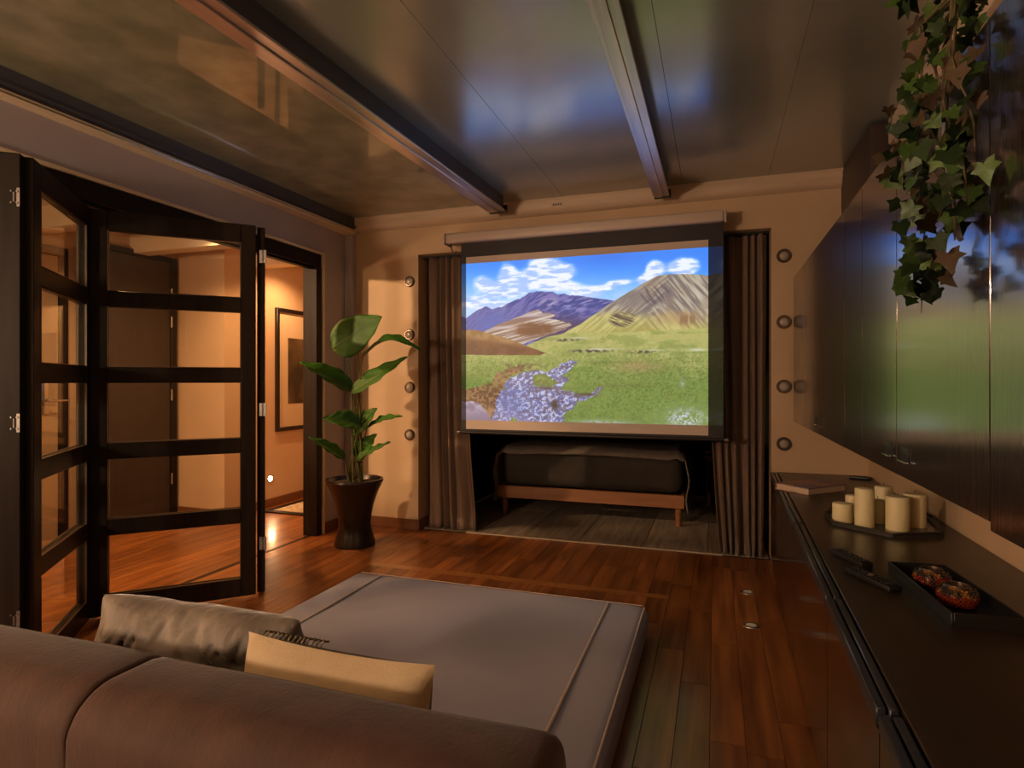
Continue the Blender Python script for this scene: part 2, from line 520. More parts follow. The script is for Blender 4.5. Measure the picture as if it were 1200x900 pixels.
def beam(label, near, far, y0, y1, wdt, zb, mirror=False):
    b = empty('ceiling_beam', (0, 0, 0))

    def sk(pts):
        return [(near + (far - near) * (y - y0) / (y1 - y0) + dx, y) for dx, y in pts]
    bm = bmesh.new()   # web
    prism(bm, sk([(0.012, y0), (wdt - 0.012, y0), (wdt - 0.012, y1), (0.012, y1)]), zb + 0.012, CZ)
    fin('web', bm, M['slate'], b, smooth=False)
    bm = bmesh.new()   # bottom flange
    prism(bm, sk([(0.0, y0), (wdt, y0), (wdt, y1 + 0.02), (0.0, y1 + 0.02)]), zb, zb + 0.012)
    bevel(bm, 0.002, 1)
    fin('flange', bm, M['steel'], b, smooth=False)
    bm = bmesh.new()   # raised channel strip on the flange
    prism(bm, sk([(0.02, y0), (wdt * 0.62, y0), (wdt * 0.62, y1), (0.02, y1)]), zb - 0.008, zb)
    bevel(bm, 0.002, 1)
    fin('channel_strip', bm, M['steel'], b, smooth=False)
    bm = bmesh.new()
    xx = sk([(wdt * 0.5, y1)])[0][0]
    box(bm, xx - wdt / 2 + 0.005, xx + wdt / 2 + 0.01, y1 + 0.02, y1 + 0.026, zb - 0.01, zb + 0.05)
    fin('end_plate', bm, M['black'], b, smooth=False)
    tag(b, label, 'beam')
    b['kind'] = 'structure'
    return b


beam('steel ceiling beam left of centre, between the glazed bay and the middle bay', -1.755, -1.615, 0.2, 4.17, 0.135, 2.49)
beam('steel ceiling beam ending above the right part of the projection screen', -0.412, -0.402, 0.2, 4.19, 0.105, 2.49)
b = empty('ceiling_beam')
bm = bmesh.new()
prism(bm, [(-3.05 + 0.02, 0.2), (-2.985, 0.2), (-2.885, 4.325), (-2.97, 4.325)], 2.495, CZ)
prism(bm, [(-3.0, 0.2), (-2.975, 0.2), (-2.87, 4.325), (-2.90, 4.325)], 2.515, 2.53)
fin('web', bm, M['slate'], b, smooth=False)
bm = bmesh.new()
prism(bm, [(-2.98, 0.2), (-2.972, 0.2), (-2.872, 4.322), (-2.98, 4.322)], 2.462, 2.495)
fin('cream_ledge', bm, M['creambright'], b, smooth=False)
bm = bmesh.new()
prism(bm, [(-2.98, 0.2), (-2.967, 0.2), (-2.866, 4.3), (-2.874, 4.3)], 2.476, 2.484)
fin('chrome_bead', bm, M['chrome'], b, smooth=False)
tag(b, 'slate steel beam along the top of the left wall with a cream ledge under it', 'beam', kind='structure')

# ---------------------------------------------------------------- hallway
ha = boxes('wall_hall', M['hall'], [(-4.80, -4.67, -1.6, 4.15, 0, 2.5), (-4.80, -4.10, 4.15, 4.28, 0, 2.5), (-4.22, -4.10, 4.28, 6.4, 0, 2.5),
                                    (-4.22, -3.10, 6.4, 6.5, 0, 2.5), (-4.80, -3.10, -1.7, -1.6, 0, 2.5)])
tag(ha, 'warm lit ochre hallway walls beyond the folding doors', 'wall', kind='structure')
hb = boxes('wall_hall_inner', M['hall'], [(-3.12, -3.10, 3.995, 6.5, 0, 2.5), (-3.12, -3.10, -1.6, 3.995, 2.225, 2.5)])
tag(hb, 'hallway side face of the wall over the folding doors', 'wall', kind='structure')
hc = boxes('ceiling_hall', M['hallceil'], [(-4.80, -3.10, -1.7, 6.5, 2.46, 2.56)])
tag(hc, 'cream hallway ceiling crossed by cream joists', 'ceiling', kind='structure')
for k, y in enumerate((0.5, 1.3, 2.1, 2.9, 3.7, 4.5, 5.3)):
    bxo('joist', M['hallceil'], -4.67, -3.121, y, y + 0.14, 2.30, 2.459, hc, 0.004)
for y, p in ((0.9, 'nearest the viewer'), (2.35, 'above the first leaf pair of the folding doors'), (3.55, 'in front of the umber hallway door'), (4.75, 'above the hallway rug')):
    dl = empty('ceiling_downlight', (-3.72, y, 2.46))
    bm = bmesh.new()
    lathe(bm, [(0.03, 0), (0.03, -0.012), (0.045, -0.012), (0.048, 0.0)], 24)
    fin('ring', bm, M['chrome'], dl)
    bm = bmesh.new()
    lathe(bm, [(0.028, -0.001), (0.028, -0.006)], 20)
    fin('lens', bm, M['led'], dl)
    tag(dl, 'small round downlight in the hallway ceiling ' + p, 'downlight', 'hallway ceiling downlights')
o = boxes('baseboard_hall', M['skirt'], [(-4.10, -4.085, 4.28, 6.4, 0, 0.085), (-4.67, -4.10, 4.135, 4.15, 0, 0.085), (-4.67, -4.655, -1.5, 2.2, 0, 0.085)], bev=0.003)
tag(o, 'brown wood baseboard of the hallway', 'baseboard', kind='structure')

# doors in the hallway wall
d2 = boxes('door_2', M['doorbrown'], [(-4.668, -4.63, 3.34, 4.06, 0.01, 2.28)], bev=0.004)
tag(d2, 'umber brown hallway door seen through the largest glazed leaf', 'door', kind='structure')
boxes('door_frame', M['door'], [(-4.669, -4.62, 4.065, 4.13, 0, 2.33), (-4.669, -4.62, 3.27, 3.335, 0, 2.33), (-4.669, -4.62, 3.335, 4.065, 2.285, 2.33)], d2, 0.004)
for z in (0.35, 1.10, 1.75, 2.0):
    bm = bmesh.new()
    lathe(bm, [(0.008, -0.05), (0.008, 0.05)], 12)
    fin('hinge', bm, M['chrome'], d2, loc=(-4.612, 4.062, z))
d3 = boxes('door_3', M['doorbeige'], [(-4.668, -4.63, 2.32, 3.10, 0.01, 2.15)], bev=0.004)
tag(d3, 'beige hallway door with a chrome lock plate', 'door', kind='structure')
boxes('door_frame', M['door'], [(-4.669, -4.62, 3.105, 3.17, 0, 2.22), (-4.669, -4.62, 2.25, 2.315, 0, 2.22), (-4.669, -4.62, 2.315, 3.105, 2.155, 2.22)], d3, 0.004)
lp = bxo('lock_plate', M['chrome'], -4.629, -4.622, 2.97, 3.03, 0.98, 1.22, d3, 0.002)
lp['label'] = 'chrome lock plate'
bm = bmesh.new()
tube(bm, [(-4.622, 3.0, 1.08), (-4.57, 3.0, 1.08), (-4.56, 3.01, 1.08), (-4.56, 3.12, 1.08)], 0.009)
hd = fin('lever', bm, M['chrome'], lp)

# step light
sl = empty('step_light', (-4.10, 4.713, 0.275))
bm = bmesh.new()
rx = Matrix.Rotation(math.radians(90), 4, 'Y')
lathe(bm, [(0.026, 0), (0.026, 0.008), (0.038, 0.008), (0.040, 0)], 24, mtx=rx)
fin('ring', bm, M['chrome'], sl)
bm = bmesh.new()
lathe(bm, [(0.026, 0.0005), (0.024, 0.012), (0.012, 0.016)], 20, mtx=rx)
fin('lens', bm, M['led'], sl)
tag(sl, 'lit round step light low on the ochre hallway wall', 'wall light')
light('step_glow', 'SPOT', (-4.075, 4.713, 0.275), 3.5, WARM, 0.03, (0, math.radians(-90), 0), 160, 0.6)

# framed picture
pf = empty('framed_picture', (-4.10, 5.2, 0.725))
PWD, PH = 0.83, 1.225
boxes('frame', M['frame'], [(0.0, 0.03, -0.416, -0.376, 0, PH), (0.0, 0.03, 0.376, 0.416, 0, PH), (0.0, 0.03, -0.376, 0.376, 0, 0.04), (0.0, 0.03, -0.376, 0.376, PH - 0.04, PH)], pf, 0.003)
bxo('mount', M['mount'], 0.001, 0.012, -0.376, 0.376, 0.04, PH - 0.04, pf)
bxo('print', M['artwork'], 0.012, 0.014, -0.24, 0.24, 0.27, PH - 0.29, pf)
tag(pf, 'tall black framed abstract print with cream mount on the hallway wall', 'picture')

# hall rug
hr = bxo('hall_rug', M['hallrug'], -3.93, -3.2, 4.56, 6.1, 0.0, 0.012, bev=0.004)
hr2 = boxes('border', M['door'], [(-4.0, -3.13, 4.49, 4.56, 0.0, 0.013), (-4.0, -3.93, 4.56, 6.1, 0.0, 0.013), (-3.2, -3.13, 4.56, 6.1, 0.0, 0.013)], hr, 0.003)
tag(hr, 'woven beige rug with dark border on the hallway floor', 'rug')

# ---------------------------------------------------------------- folding doors
fr = empty('door_1')
tag(fr, 'espresso wood folding doors with five glass panes in each leaf', 'door', kind='structure')
tf = boxes('door_frame', M['door'], [(-3.09, -2.965, 0.5, 3.99, 2.125, 2.225), (-3.095, -2.965, 3.93, 3.995, 0, 2.125), (-3.05, -3.0, 0.5, 3.93, 2.11, 2.125)], fr, 0.003)
cs = boxes('casing', M['creambright'], [(-2.98, -2.955, 3.997, 4.022, 0.0, 2.245), (-2.98, -2.955, 0.5, 4.022, 2.227, 2.247)], fr, 0.002)
T = 0.042
Z0, Z1 = 0.018, 2.10
PB = [0.117, 0.5095, 0.902, 1.2945, 1.687]   # pane bottoms
PHt = 0.310


def leaf(p, q, name='leaf', sw=0.078):
    p, q = Vector(p), Vector(q)
    d = q - p
    L = d.length
    rz = math.atan2(d.y, d.x)
    lf = empty(name, (p.x, p.y, 0), rz)
    lf.parent = fr
    # replace the empty by a real frame mesh: stiles, top and bottom rails
    bm = bmesh.new()
    box(bm, 0.002, sw, -T / 2, T / 2, Z0, Z1)
    box(bm, L - sw, L - 0.002, -T / 2, T / 2, Z0, Z1)
    box(bm, sw, L - sw, -T / 2, T / 2, Z0, PB[0])
    box(bm, sw, L - sw, -T / 2, T / 2, PB[4] + PHt, Z1)
    bevel(bm, 0.003, 1)
    fin('leaf_frame', bm, M['door'], lf)
    for k in range(4):
        bm = bmesh.new()
        box(bm, sw, L - sw, -T / 2 + 0.002, T / 2 - 0.002, PB[k] + PHt, PB[k + 1])
        bevel(bm, 0.003, 1)
        fin('glazing_bar', bm, M['door'], lf)
    for k in range(5):
        bxo('pane', M['glass'], sw + 0.001, L - sw - 0.001, -0.003, 0.003, PB[k] + 0.001, PB[k] + PHt - 0.001, lf)
    for k in range(5):
        z = PB[k]
        boxes('glazing_bead', M['bronze'], [(sw, sw + 0.005, T / 2 - 0.008, T / 2 + 0.001, z, z + PHt), (L - sw - 0.005, L - sw, T / 2 - 0.008, T / 2 + 0.001, z, z + PHt),
                                           (sw, L - sw, T / 2 - 0.008, T / 2 + 0.001, z, z + 0.004),
                                           (sw, sw + 0.005, -T / 2 - 0.001, -T / 2 + 0.008, z, z + PHt), (L - sw - 0.005, L - sw, -T / 2 - 0.001, -T / 2 + 0.008, z, z + PHt),
                                           (sw, L - sw, -T / 2 - 0.001, -T / 2 + 0.008, z, z + 0.004)], lf)
    return lf, L


def hinge(p, z, rz, parent):
    bm = bmesh.new()
    for s in (-1, 1):
        m_ = Matrix.Translation((s * 0.011, 0, 0))
        box(bm, -0.008, 0.008, -0.003, 0.003, -0.036, 0.036, m_)
        for zz in (-0.022, 0.022):
            lathe(bm, [(0.004, 0.0), (0.004, 0.003)], 8, mtx=Matrix.Translation((s * 0.011, -0.003, zz)) @ Matrix.Rotation(math.radians(90), 4, 'X'))
    lathe(bm, [(0.006, -0.018), (0.006, 0.018)], 10)
    h = fin('hinge', bm, M['hinge'], parent)
    h.location = (p[0], p[1], z)
    h.rotation_euler = (0, 0, rz)
    return h


A0 = (-3.02, 2.175)
A1 = (-2.465, 2.725)
l1, L1 = leaf(A0, A1)
l0, L0 = leaf((-2.452, 2.750), (-2.962, 3.322))
B1 = (-2.55, 1.59)
l2, L2 = leaf((-3.03, 2.168), B1)
l3, L3 = leaf((-2.546, 1.575), (-3.03, 1.19), sw=0.14)
for z in (0.30, 1.06, 1.93):
    hinge((-2.432, 2.742), z, math.radians(20), l0).parent = fr
    hinge((-2.553, 1.548), z, math.radians(30), l2).parent = fr

# ---------------------------------------------------------------- bedroom beyond
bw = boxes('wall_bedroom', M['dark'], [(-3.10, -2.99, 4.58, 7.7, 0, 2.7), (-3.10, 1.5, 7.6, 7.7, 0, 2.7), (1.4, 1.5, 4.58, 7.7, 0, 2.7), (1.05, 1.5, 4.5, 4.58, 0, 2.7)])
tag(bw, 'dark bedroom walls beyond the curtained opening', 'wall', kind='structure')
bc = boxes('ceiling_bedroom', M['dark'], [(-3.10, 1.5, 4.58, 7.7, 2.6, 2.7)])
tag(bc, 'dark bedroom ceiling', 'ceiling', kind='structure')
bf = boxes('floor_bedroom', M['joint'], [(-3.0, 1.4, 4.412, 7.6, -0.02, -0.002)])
tag(bf, 'dark bedroom floor under the taupe rug', 'floor', kind='structure')
rug = empty('bedroom_rug', (0, 0, 0))
xs = [-2.29, -1.86, -1.43, -0.98, -0.50, -0.05, 0.35]
for i in range(6):
    for ya, yb in ((4.43, 5.35), (5.35, 7.1)):
        bxo('rug_panel', M['rugA'], xs[i] + 0.002, xs[i + 1] - 0.002, ya + 0.002, yb - 0.002, -0.001, 0.007, rug, 0.002, 1)
bxo('rug_edge', M['creamtrim'], -1.90, 0.05, 4.422, 4.431, -0.001, 0.006, rug)
tag(rug, 'taupe patchwork rug spread under the bed', 'rug')

bed = empty('bed', (-1.06, 5.10, 0))
BW = 0.82
boxes('footboard_rail', M['wood'], [(-BW, BW, 0, 0.035, 0.165, 0.275)], bed, 0.004)
boxes('side_rail', M['wood'], [(-BW, -BW + 0.03, 0.035, 2.1, 0.165, 0.275)], bed, 0.004)
boxes('side_rail', M['wood'], [(BW - 0.03, BW, 0.035, 2.1, 0.165, 0.275)], bed, 0.004)
for sx in (-1, 1):
    for y in (0.03, 2.0):
        bm = bmesh.new()
        lathe(bm, [(0.022, 0.0), (0.032, 0.165)], 12, (sx * (BW - 0.05), y + 0.03, 0.008))
        fin('leg', bm, M['wood'], bed)
mb = bmesh.new()
box(mb, -BW + 0.02, BW - 0.02, 0.02, 2.08, 0.272, 0.60)
bevel(mb, 0.09, 5)
fin('duvet', mb, M['duvet'], bed)
# throw draped over the foot of the bed
bm = bmesh.new()
NX, NY = 48, 14
prof = []
half = BW + 0.02
for i in range(NX + 1):
    s = -1.0 + 2.0 * i / NX
    a = s * (half + 0.46)
    if abs(a) < half - 0.10:
        px, pz = a, 0.62 + 0.012 * math.cos(3 * a)
    else:
        e = abs(a) - (half - 0.10)
        ang = min(e / 0.10, math.pi / 2)
        px = (half - 0.10) + 0.10 * math.sin(ang)
        pz = 0.63 - 0.10 * (1 - math.cos(ang)) - max(0, e - 0.157)
        px = math.copysign(px + 0.012 * math.sin(pz * 20), a)
    prof.append((px, pz))
gv = []
for j in range(NY + 1):
    y = 0.035 + 0.75 * j / NY
    row = []
    for i, (px, pz) in enumerate(prof):
        dz = 0.010 * noise.noise(Vector((px * 4, y * 6, pz * 3)))
        yy = y + (0.03 * noise.noise(Vector((px * 3, 1.3, pz * 4))) if j == 0 else 0)
        if j == 0:
            pz = pz - 0.05 * (1 if abs(px) < half - 0.02 else 0)
            yy -= 0.05
        row.append(bm.verts.new((px, yy, max(0.10, pz + dz))))
    gv.append(row)
for j in range(NY):
    for i in range(NX):
        bm.faces.new((gv[j][i], gv[j][i + 1], gv[j + 1][i + 1], gv[j + 1][i]))
th = fin('throw_blanket', bm, M['throw'])
th.location = (-1.06, 5.10, 0.0)
sm = th.modifiers.new('thick', 'SOLIDIFY')
sm.thickness = 0.012
sm.offset = 1
tag(th, 'grey taupe throw draped over the foot of the bed', 'blanket')


def pillow_bm(wx, hy, th_, wr=0.0, seed=0, nu=26, nv=18, pinch=0.06):
    bm = bmesh.new()
    top, bot = [], []
    for j in range(nv + 1):
        rt, rb_ = [], []
        for i in range(nu + 1):
            u = -1 + 2 * i / nu
            v = -1 + 2 * j / nv
            t = (max(0, 1 - abs(u) ** 3) * max(0, 1 - abs(v) ** 3)) ** 0.5
            sx = 1 - pinch * (1 - v * v) * 1.0
            sy = 1 - pinch * (1 - u * u) * 1.0
            x = u * wx / 2 * sx
            y = v * hy / 2 * sy
            nz = wr * (noise.noise(Vector((x * 9 + seed, y * 16, seed))) + 0.6 * noise.noise(Vector((x * 22 + y * 14, y * 20, seed * 2.1))))
            if wr > 0.01:   # crushed creases running diagonally
                cr = abs(noise.noise(Vector((x * 16 + y * 13, x * 3 - y * 5, seed)))) + 0.5 * abs(noise.noise(Vector((x * 30 - y * 11, y * 12, seed + 3))))
                nz -= 0.075 * max(0.0, 0.28 - cr)
            rt.append(bm.verts.new((x, y, t * th_ / 2 + nz * t)))
            if i in (0, nu) or j in (0, nv):
                rb_.append(rt[-1])
            else:
                nz2 = wr * noise.noise(Vector((x * 9 - seed, y * 16, 5 + seed)))
                rb_.append(bm.verts.new((x, y, -t * th_ / 2 + nz2 * t)))
        top.append(rt)
        bot.append(rb_)
    for j in range(nv):
        for i in range(nu):
            bm.faces.new((top[j][i], top[j][i + 1], top[j + 1][i + 1], top[j + 1][i]))
            f = [bot[j][i], bot[j + 1][i], bot[j + 1][i + 1], bot[j][i + 1]]
            if len(set(f)) == 4:
                try:
                    bm.faces.new(f)
                except ValueError:
                    pass
    return bm


for k, xx in enumerate((-1.42, -0.72)):
    p = fin('pillow', pillow_bm(0.6, 0.4, 0.16), M['pillow'], loc=(xx, 6.85, 0.80), rot=(math.radians(28), 0, 0), ang=180)
    tag(p, ('pale bed pillow on the left side of the bed', 'pale bed pillow on the right side of the bed')[k], 'pillow', 'pillows on the bed')
tag(bed, 'double bed with teak rail and charcoal duvet behind the projection screen', 'bed')
ns = empty('nightstand', (0.12, 6.25, 0))
boxes('top', M['wood'], [(-0.22, 0.22, -0.2, 0.2, 0.47, 0.50)], ns, 0.003)
boxes('body', M['doorbrown'], [(-0.20, 0.20, -0.18, 0.18, 0.14, 0.47)], ns, 0.003)
for z in (0.18, 0.32):
    dr = boxes('drawer', M['door'], [(-0.18, 0.18, -0.195, -0.18, z, z + 0.12)], ns, 0.003)
    bm = bmesh.new()
    lathe(bm, [(0.01, 0), (0.012, 0.02)], 12, mtx=Matrix.Translation((0, -0.195, z + 0.06)) @ Matrix.Rotation(math.radians(90), 4, 'X'))
    fin('knob', bm, M['chrome'], dr)
for sx in (-1, 1):
    for sy in (-1, 1):
        bxo('leg', M['wood'], sx * 0.18 - 0.015, sx * 0.18 + 0.015, sy * 0.16 - 0.015, sy * 0.16 + 0.015, 0.007, 0.14, ns)
tag(ns, 'small dark nightstand beside the bed', 'nightstand')


# ---------------------------------------------------------------- curtains
def curtain(x0, x1, y, z0, z1, folds, amp, seed, bl=0.0, br=0.0):
    bm = bmesh.new()
    NX_, NZ_ = folds * 12, 40
    g = []
    for j in range(NZ_ + 1):
        t = j / NZ_          # 0 bottom, 1 top
        z = z0 + (z1 - z0) * t
        flare = (1 - t) ** 2
        row = []
        for i in range(NX_ + 1):
            s = i / NX_
            xa_ = x0 + bl * flare
            xb_ = x1 + br * flare
            ph = 2 * math.pi * folds * (s + 0.045 * math.sin(2 * math.pi * s * 1.7 + seed) + 0.02 * (1 - t) * math.sin(9 * s + seed * 2))
            wob = 0.6 * noise.noise(Vector((s * 5 + seed, t * 1.5, seed)))
            a = amp * (0.75 + 0.5 * noise.noise(Vector((s * 7, seed, t * 0.8)))) * (1 + 0.45 * flare)
            x = xa_ + (xb_ - xa_) * (s + 0.012 * math.sin(ph * 2 + seed))
            yy = y + a * math.sin(ph + wob * 2) + 0.25 * a * math.sin(2.3 * ph + seed)
            if t < 0.06:   # puddled hem
                k = 1 - t / 0.06
                yy -= 0.035 * k * (0.4 + noise.noise(Vector((s * 9, seed * 3, 0))))
                x += 0.02 * k * noise.noise(Vector((s * 12, seed, 4)))
            zz = z if t > 0 else z + 0.006
            row.append(bm.verts.new((x, yy, zz)))
        g.append(row)
    for j in range(NZ_):
        for i in range(NX_):
            bm.faces.new((g[j][i], g[j][i + 1], g[j + 1][i + 1], g[j + 1][i]))
    o_ = fin('curtain', bm, M['curtain'], ang=180)
    s_ = o_.modifiers.new('thick', 'SOLIDIFY')
    s_.thickness = 0.004
    s_.offset = 0
    return o_


c = curtain(-2.275, -1.93, 4.49, 0.004, 2.245, 5, 0.042, 1.3, 0.0, 0.11)
tag(c, 'taupe velvet curtain hanging left of the projection screen', 'curtain', 'curtains of the bedroom opening')
c = curtain(-0.06, 0.335, 4.475, 0.004, 2.240, 6, 0.040, 4.1, 0.09, -0.02)
tag(c, 'taupe velvet curtain hanging right of the projection screen by the sideboard', 'curtain', 'curtains of the bedroom opening')
o = bxo('curtain_rail', M['black'], -2.305, 0.35, 4.46, 4.50, 2.246, 2.261)
tag(o, 'black curtain rail under the top of the bedroom opening', 'rail')

# ---------------------------------------------------------------- projection screen
sc = empty('projection_screen', (0, 4.2, 0))
bm = bmesh.new()
box(bm, -1.96, 0.055, -0.055, 0.055, 2.275, 2.355)
bevel(bm, 0.018, 3)
fin('case', bm, M['screenwhite'], sc)
for xx in (-1.975, 0.056):
    bxo('end_cap', M['screenwhite'], xx, xx + 0.014, -0.058, 0.058, 2.272, 2.358, sc, 0.004)
for xx in (-1.8, -0.1):
    bxo('bracket', M['chrome'], xx, xx + 0.03, 0.055, 0.179, 2.30, 2.33, sc, 0.002)
bxo('fabric', M['screenblack'], -1.842, 0.053, -0.012, -0.008, 0.835, 2.278, sc)
bm = bmesh.new()
tube(bm, [(-1.87, -0.010, 0.832), (0.085, -0.010, 0.832)], 0.013, 12)
fin('bottom_bar', bm, M['black'], sc)
for a, b_ in ((-1.86, 0), (0.07, 0)):
    bm = bmesh.new()
    lathe(bm, [(0.016, -0.012), (0.016, 0.012)], 12, mtx=Matrix.Translation((a, -0.010, 0.832)) @ Matrix.Rotation(math.radians(90), 4, 'Y'))
    fin('bar_cap', bm, M['chrome'], sc)
bxo('white_margin', M['screenwhite'], -1.80, -0.043, -0.014, -0.0125, 2.118, 2.168, sc)
bxo('white_margin', M['screenwhite'], -1.80, -0.043, -0.014, -0.0125, 0.858, 0.926, sc)
bm = bmesh.new()
tube(bm, [(-1.93, -0.02, 2.285), (-1.915, -0.03, 2.245), (-1.905, -0.03, 2.215), (-1.885, -0.03, 2.205), (-1.875, -0.03, 2.22)], 0.004, 6)
fin('pull_hook', bm, M['black'], sc)
tag(sc, 'pull-down projection screen showing a green mountain valley with a stream', 'screen')


# projected picture: one quad per pixel, colour attribute painted with numpy
def vnoise(X_, Y_, sx, sy, seed, octv=4):
    rs = np.random.RandomState(seed)
    out = np.zeros_like(X_)
    amp_, tot = 1.0, 0.0
    for o_ in range(octv):
        nx, ny = int(sx * 2 ** o_) + 2, int(sy * 2 ** o_) + 2
        gr = rs.rand(ny + 1, nx + 1)
        fx, fy = np.clip(X_, 0, 0.9999) * (nx - 1), np.clip(Y_, 0, 0.9999) * (ny - 1)
        ix, iy = fx.astype(int), fy.astype(int)
        tx, ty = fx - ix, fy - iy
        tx, ty = tx * tx * (3 - 2 * tx), ty * ty * (3 - 2 * ty)
        v = (gr[iy, ix] * (1 - tx) + gr[iy, ix + 1] * tx) * (1 - ty) + (gr[iy + 1, ix] * (1 - tx) + gr[iy + 1, ix + 1] * tx) * ty
        out += v * amp_
        tot += amp_
        amp_ *= 0.5
    return out / tot


def inpoly(X_, Y_, poly):
    inside = np.zeros(X_.shape, bool)
    n_ = len(poly)
    j = n_ - 1
    for i in range(n_):
        xi, yi = poly[i]
        xj, yj = poly[j]
        c_ = ((yi > Y_) != (yj > Y_)) & (X_ < (xj - xi) * (Y_ - yi) / (yj - yi + 1e-12) + xi)
        inside ^= c_
        j = i
    return inside


NXP, NYP = 600, 405
gx, gy = np.meshgrid((np.arange(NXP) + 0.5) / NXP, (np.arange(NYP) + 0.5) / NYP)   # gy: 0 = top


def col(*c_):
    return np.array(c_, float) / 255


def mixc(a_, b_, t_):
    t_ = np.clip(t_, 0, 1)[..., None]
    return a_ * (1 - t_) + b_ * t_


def ss(a_, b_, x_):
    t_ = np.clip((x_ - a_) / (b_ - a_), 0, 1)
    return t_ * t_ * (3 - 2 * t_)


def blob(cx, cy, rx_, ry_):
    return np.exp(-(((gx - cx) / rx_) ** 2 + ((gy - cy) / ry_) ** 2))


def wrap(a_):
    return np.abs((a_ % 2) - 1)


n1 = vnoise(gx, gy, 14, 12, 3, 5)
n2 = vnoise(gx, gy, 34, 24, 4, 4)
n3 = vnoise(gx, gy, 90, 70, 5, 3)
n4 = vnoise(gx, gy, 190, 130, 8, 2)
img = mixc(col(28, 132, 222), col(150, 205, 240), ss(0.0, 0.30, gy + 0.10 * (0.5 - gx)))
img = mixc(img, col(20, 105, 200), blob(0.62, 0.0, 0.12, 0.06) * .5)
cm = 0
for cx, cy, rx_, ry_, s_ in ((0.19, 0.07, 0.035, 0.055, 1.0), (0.26, 0.12, 0.08, 0.045, .8), (0.33, 0.06, 0.05, 0.06, 1.0), (0.38, 0.05, 0.04, 0.06, 1.0), (0.45, 0.09, 0.04, 0.05, .9), (0.07, 0.12, 0.035, 0.04, .9), (0.12, 0.16, 0.06, 0.04, .8),
                             (0.21, 0.20, 0.08, 0.03, .9), (0.35, 0.15, 0.07, 0.035, .8), (0.53, 0.225, 0.07, 0.03, 1.0), (0.44, 0.18, 0.08, 0.03, .6), (0.80, 0.115, 0.03, 0.05, 1.2), (0.77, 0.16, 0.03, 0.03, .9), (0.91, 0.105, 0.05, 0.05, 1.2), (0.66, 0.17, 0.05, 0.018, .8),
                             (0.60, 0.20, 0.05, 0.02, .7), (0.04, 0.25, 0.08, 0.05, .7), (0.14, 0.27, 0.10, 0.03, .6)):
    cm = cm + s_ * blob(cx, cy, rx_, ry_)
cl_n = 0.55 * n1 + 0.45 * n2
cloud = ss(0.16, 0.68, 1.25 * cm * (0.2 + 1.5 * cl_n))
cloud_c = mixc(col(165, 198, 228), col(244, 248, 250), ss(0.38, 0.60, vnoise(gx, wrap(gy * 2.5), 22, 26, 21, 4)))
img = mixc(img, cloud_c, cloud * 0.95)
img = mixc(img, col(205, 226, 244), ss(.12, .30, gy) * ss(.35, .6, n1) * .45)


def ridge(pts, rough_, seed):
    xs_, ys_ = zip(*pts)
    h = np.interp(gx[0], xs_, ys_)
    rs = vnoise(gx[:1], gy[:1] * 0 + 0.5, 40, 2, seed, 4)[0] - 0.5
    return (h + rs * rough_)[None, :]


# far blue range with lit facets running down from the ridge
r1 = ridge([(0, .345), (.05, .30), (.09, .272), (.12, .29), (.16, .285), (.19, .265), (.25, .235), (.29, .205), (.34, .198), (.37, .208), (.39, .200), (.41, .222), (.44, .218), (.46, .235), (.5, .238), (.55, .25), (.60, .258), (.64, .275), (1, .4)], 0.022, 11)
m1 = gy > r1
d1 = (gy - r1).clip(0, 1)
facet = vnoise(wrap(gx * 1.6 + d1 * 2.2), wrap(gx - d1 * 1.2), 46, 16, 31, 4)
blue = mixc(col(44, 66, 140), col(110, 108, 176), ss(0.40, 0.62, facet))
blue = mixc(blue, col(62, 92, 170), blob(.12, .38, .12, .09))
blue = mixc(blue, col(176, 160, 190), blob(.37, .27, .035, .022) * ss(.35, .6, facet) * 1.2)
blue = mixc(blue, col(168, 178, 214), ss(.56, .66, facet) * blob(.52, .29, .07, .03))
blue = mixc(blue, col(72, 58, 96), ss(0.09, 0.2, d1) * ss(.28, .36, gx))
img = mixc(img, blue, ss(0, 0.004, gy - r1))
# foothill
fpoly = [(.06, .45), (.11, .42), (.16, .39), (.21, .365), (.27, .335), (.30, .318), (.33, .312), (.345, .33), (.375, .335), (.40, .35), (.38, .37), (.43, .385), (.47, .41), (.44, .44), (.36, .475), (.30, .50), (.24, .53), (.15, .50)]
fh = inpoly(gx + .006 * (n3 - .5), gy + .012 * (n2 - .5), fpoly)
fs = vnoise(wrap(gx * .9 + gy * 1.9), wrap(gy * 3.2 + gx), 18, 60, 9, 4)
fcol = mixc(col(128, 100, 92), col(206, 196, 180), ss(.38, .64, fs))
fcol = mixc(fcol, col(112, 74, 52), ss(.25, .75, blob(.30, .43, .11, .045) * (.5 + n2)))
fcol = mixc(fcol, col(196, 186, 196), blob(.30, .345, .08, .012) * .8 + blob(.17, .415, .08, .010) * .7 + blob(.36, .375, .05, .006) * .8)
img = np.where(fh[..., None], fcol, img)
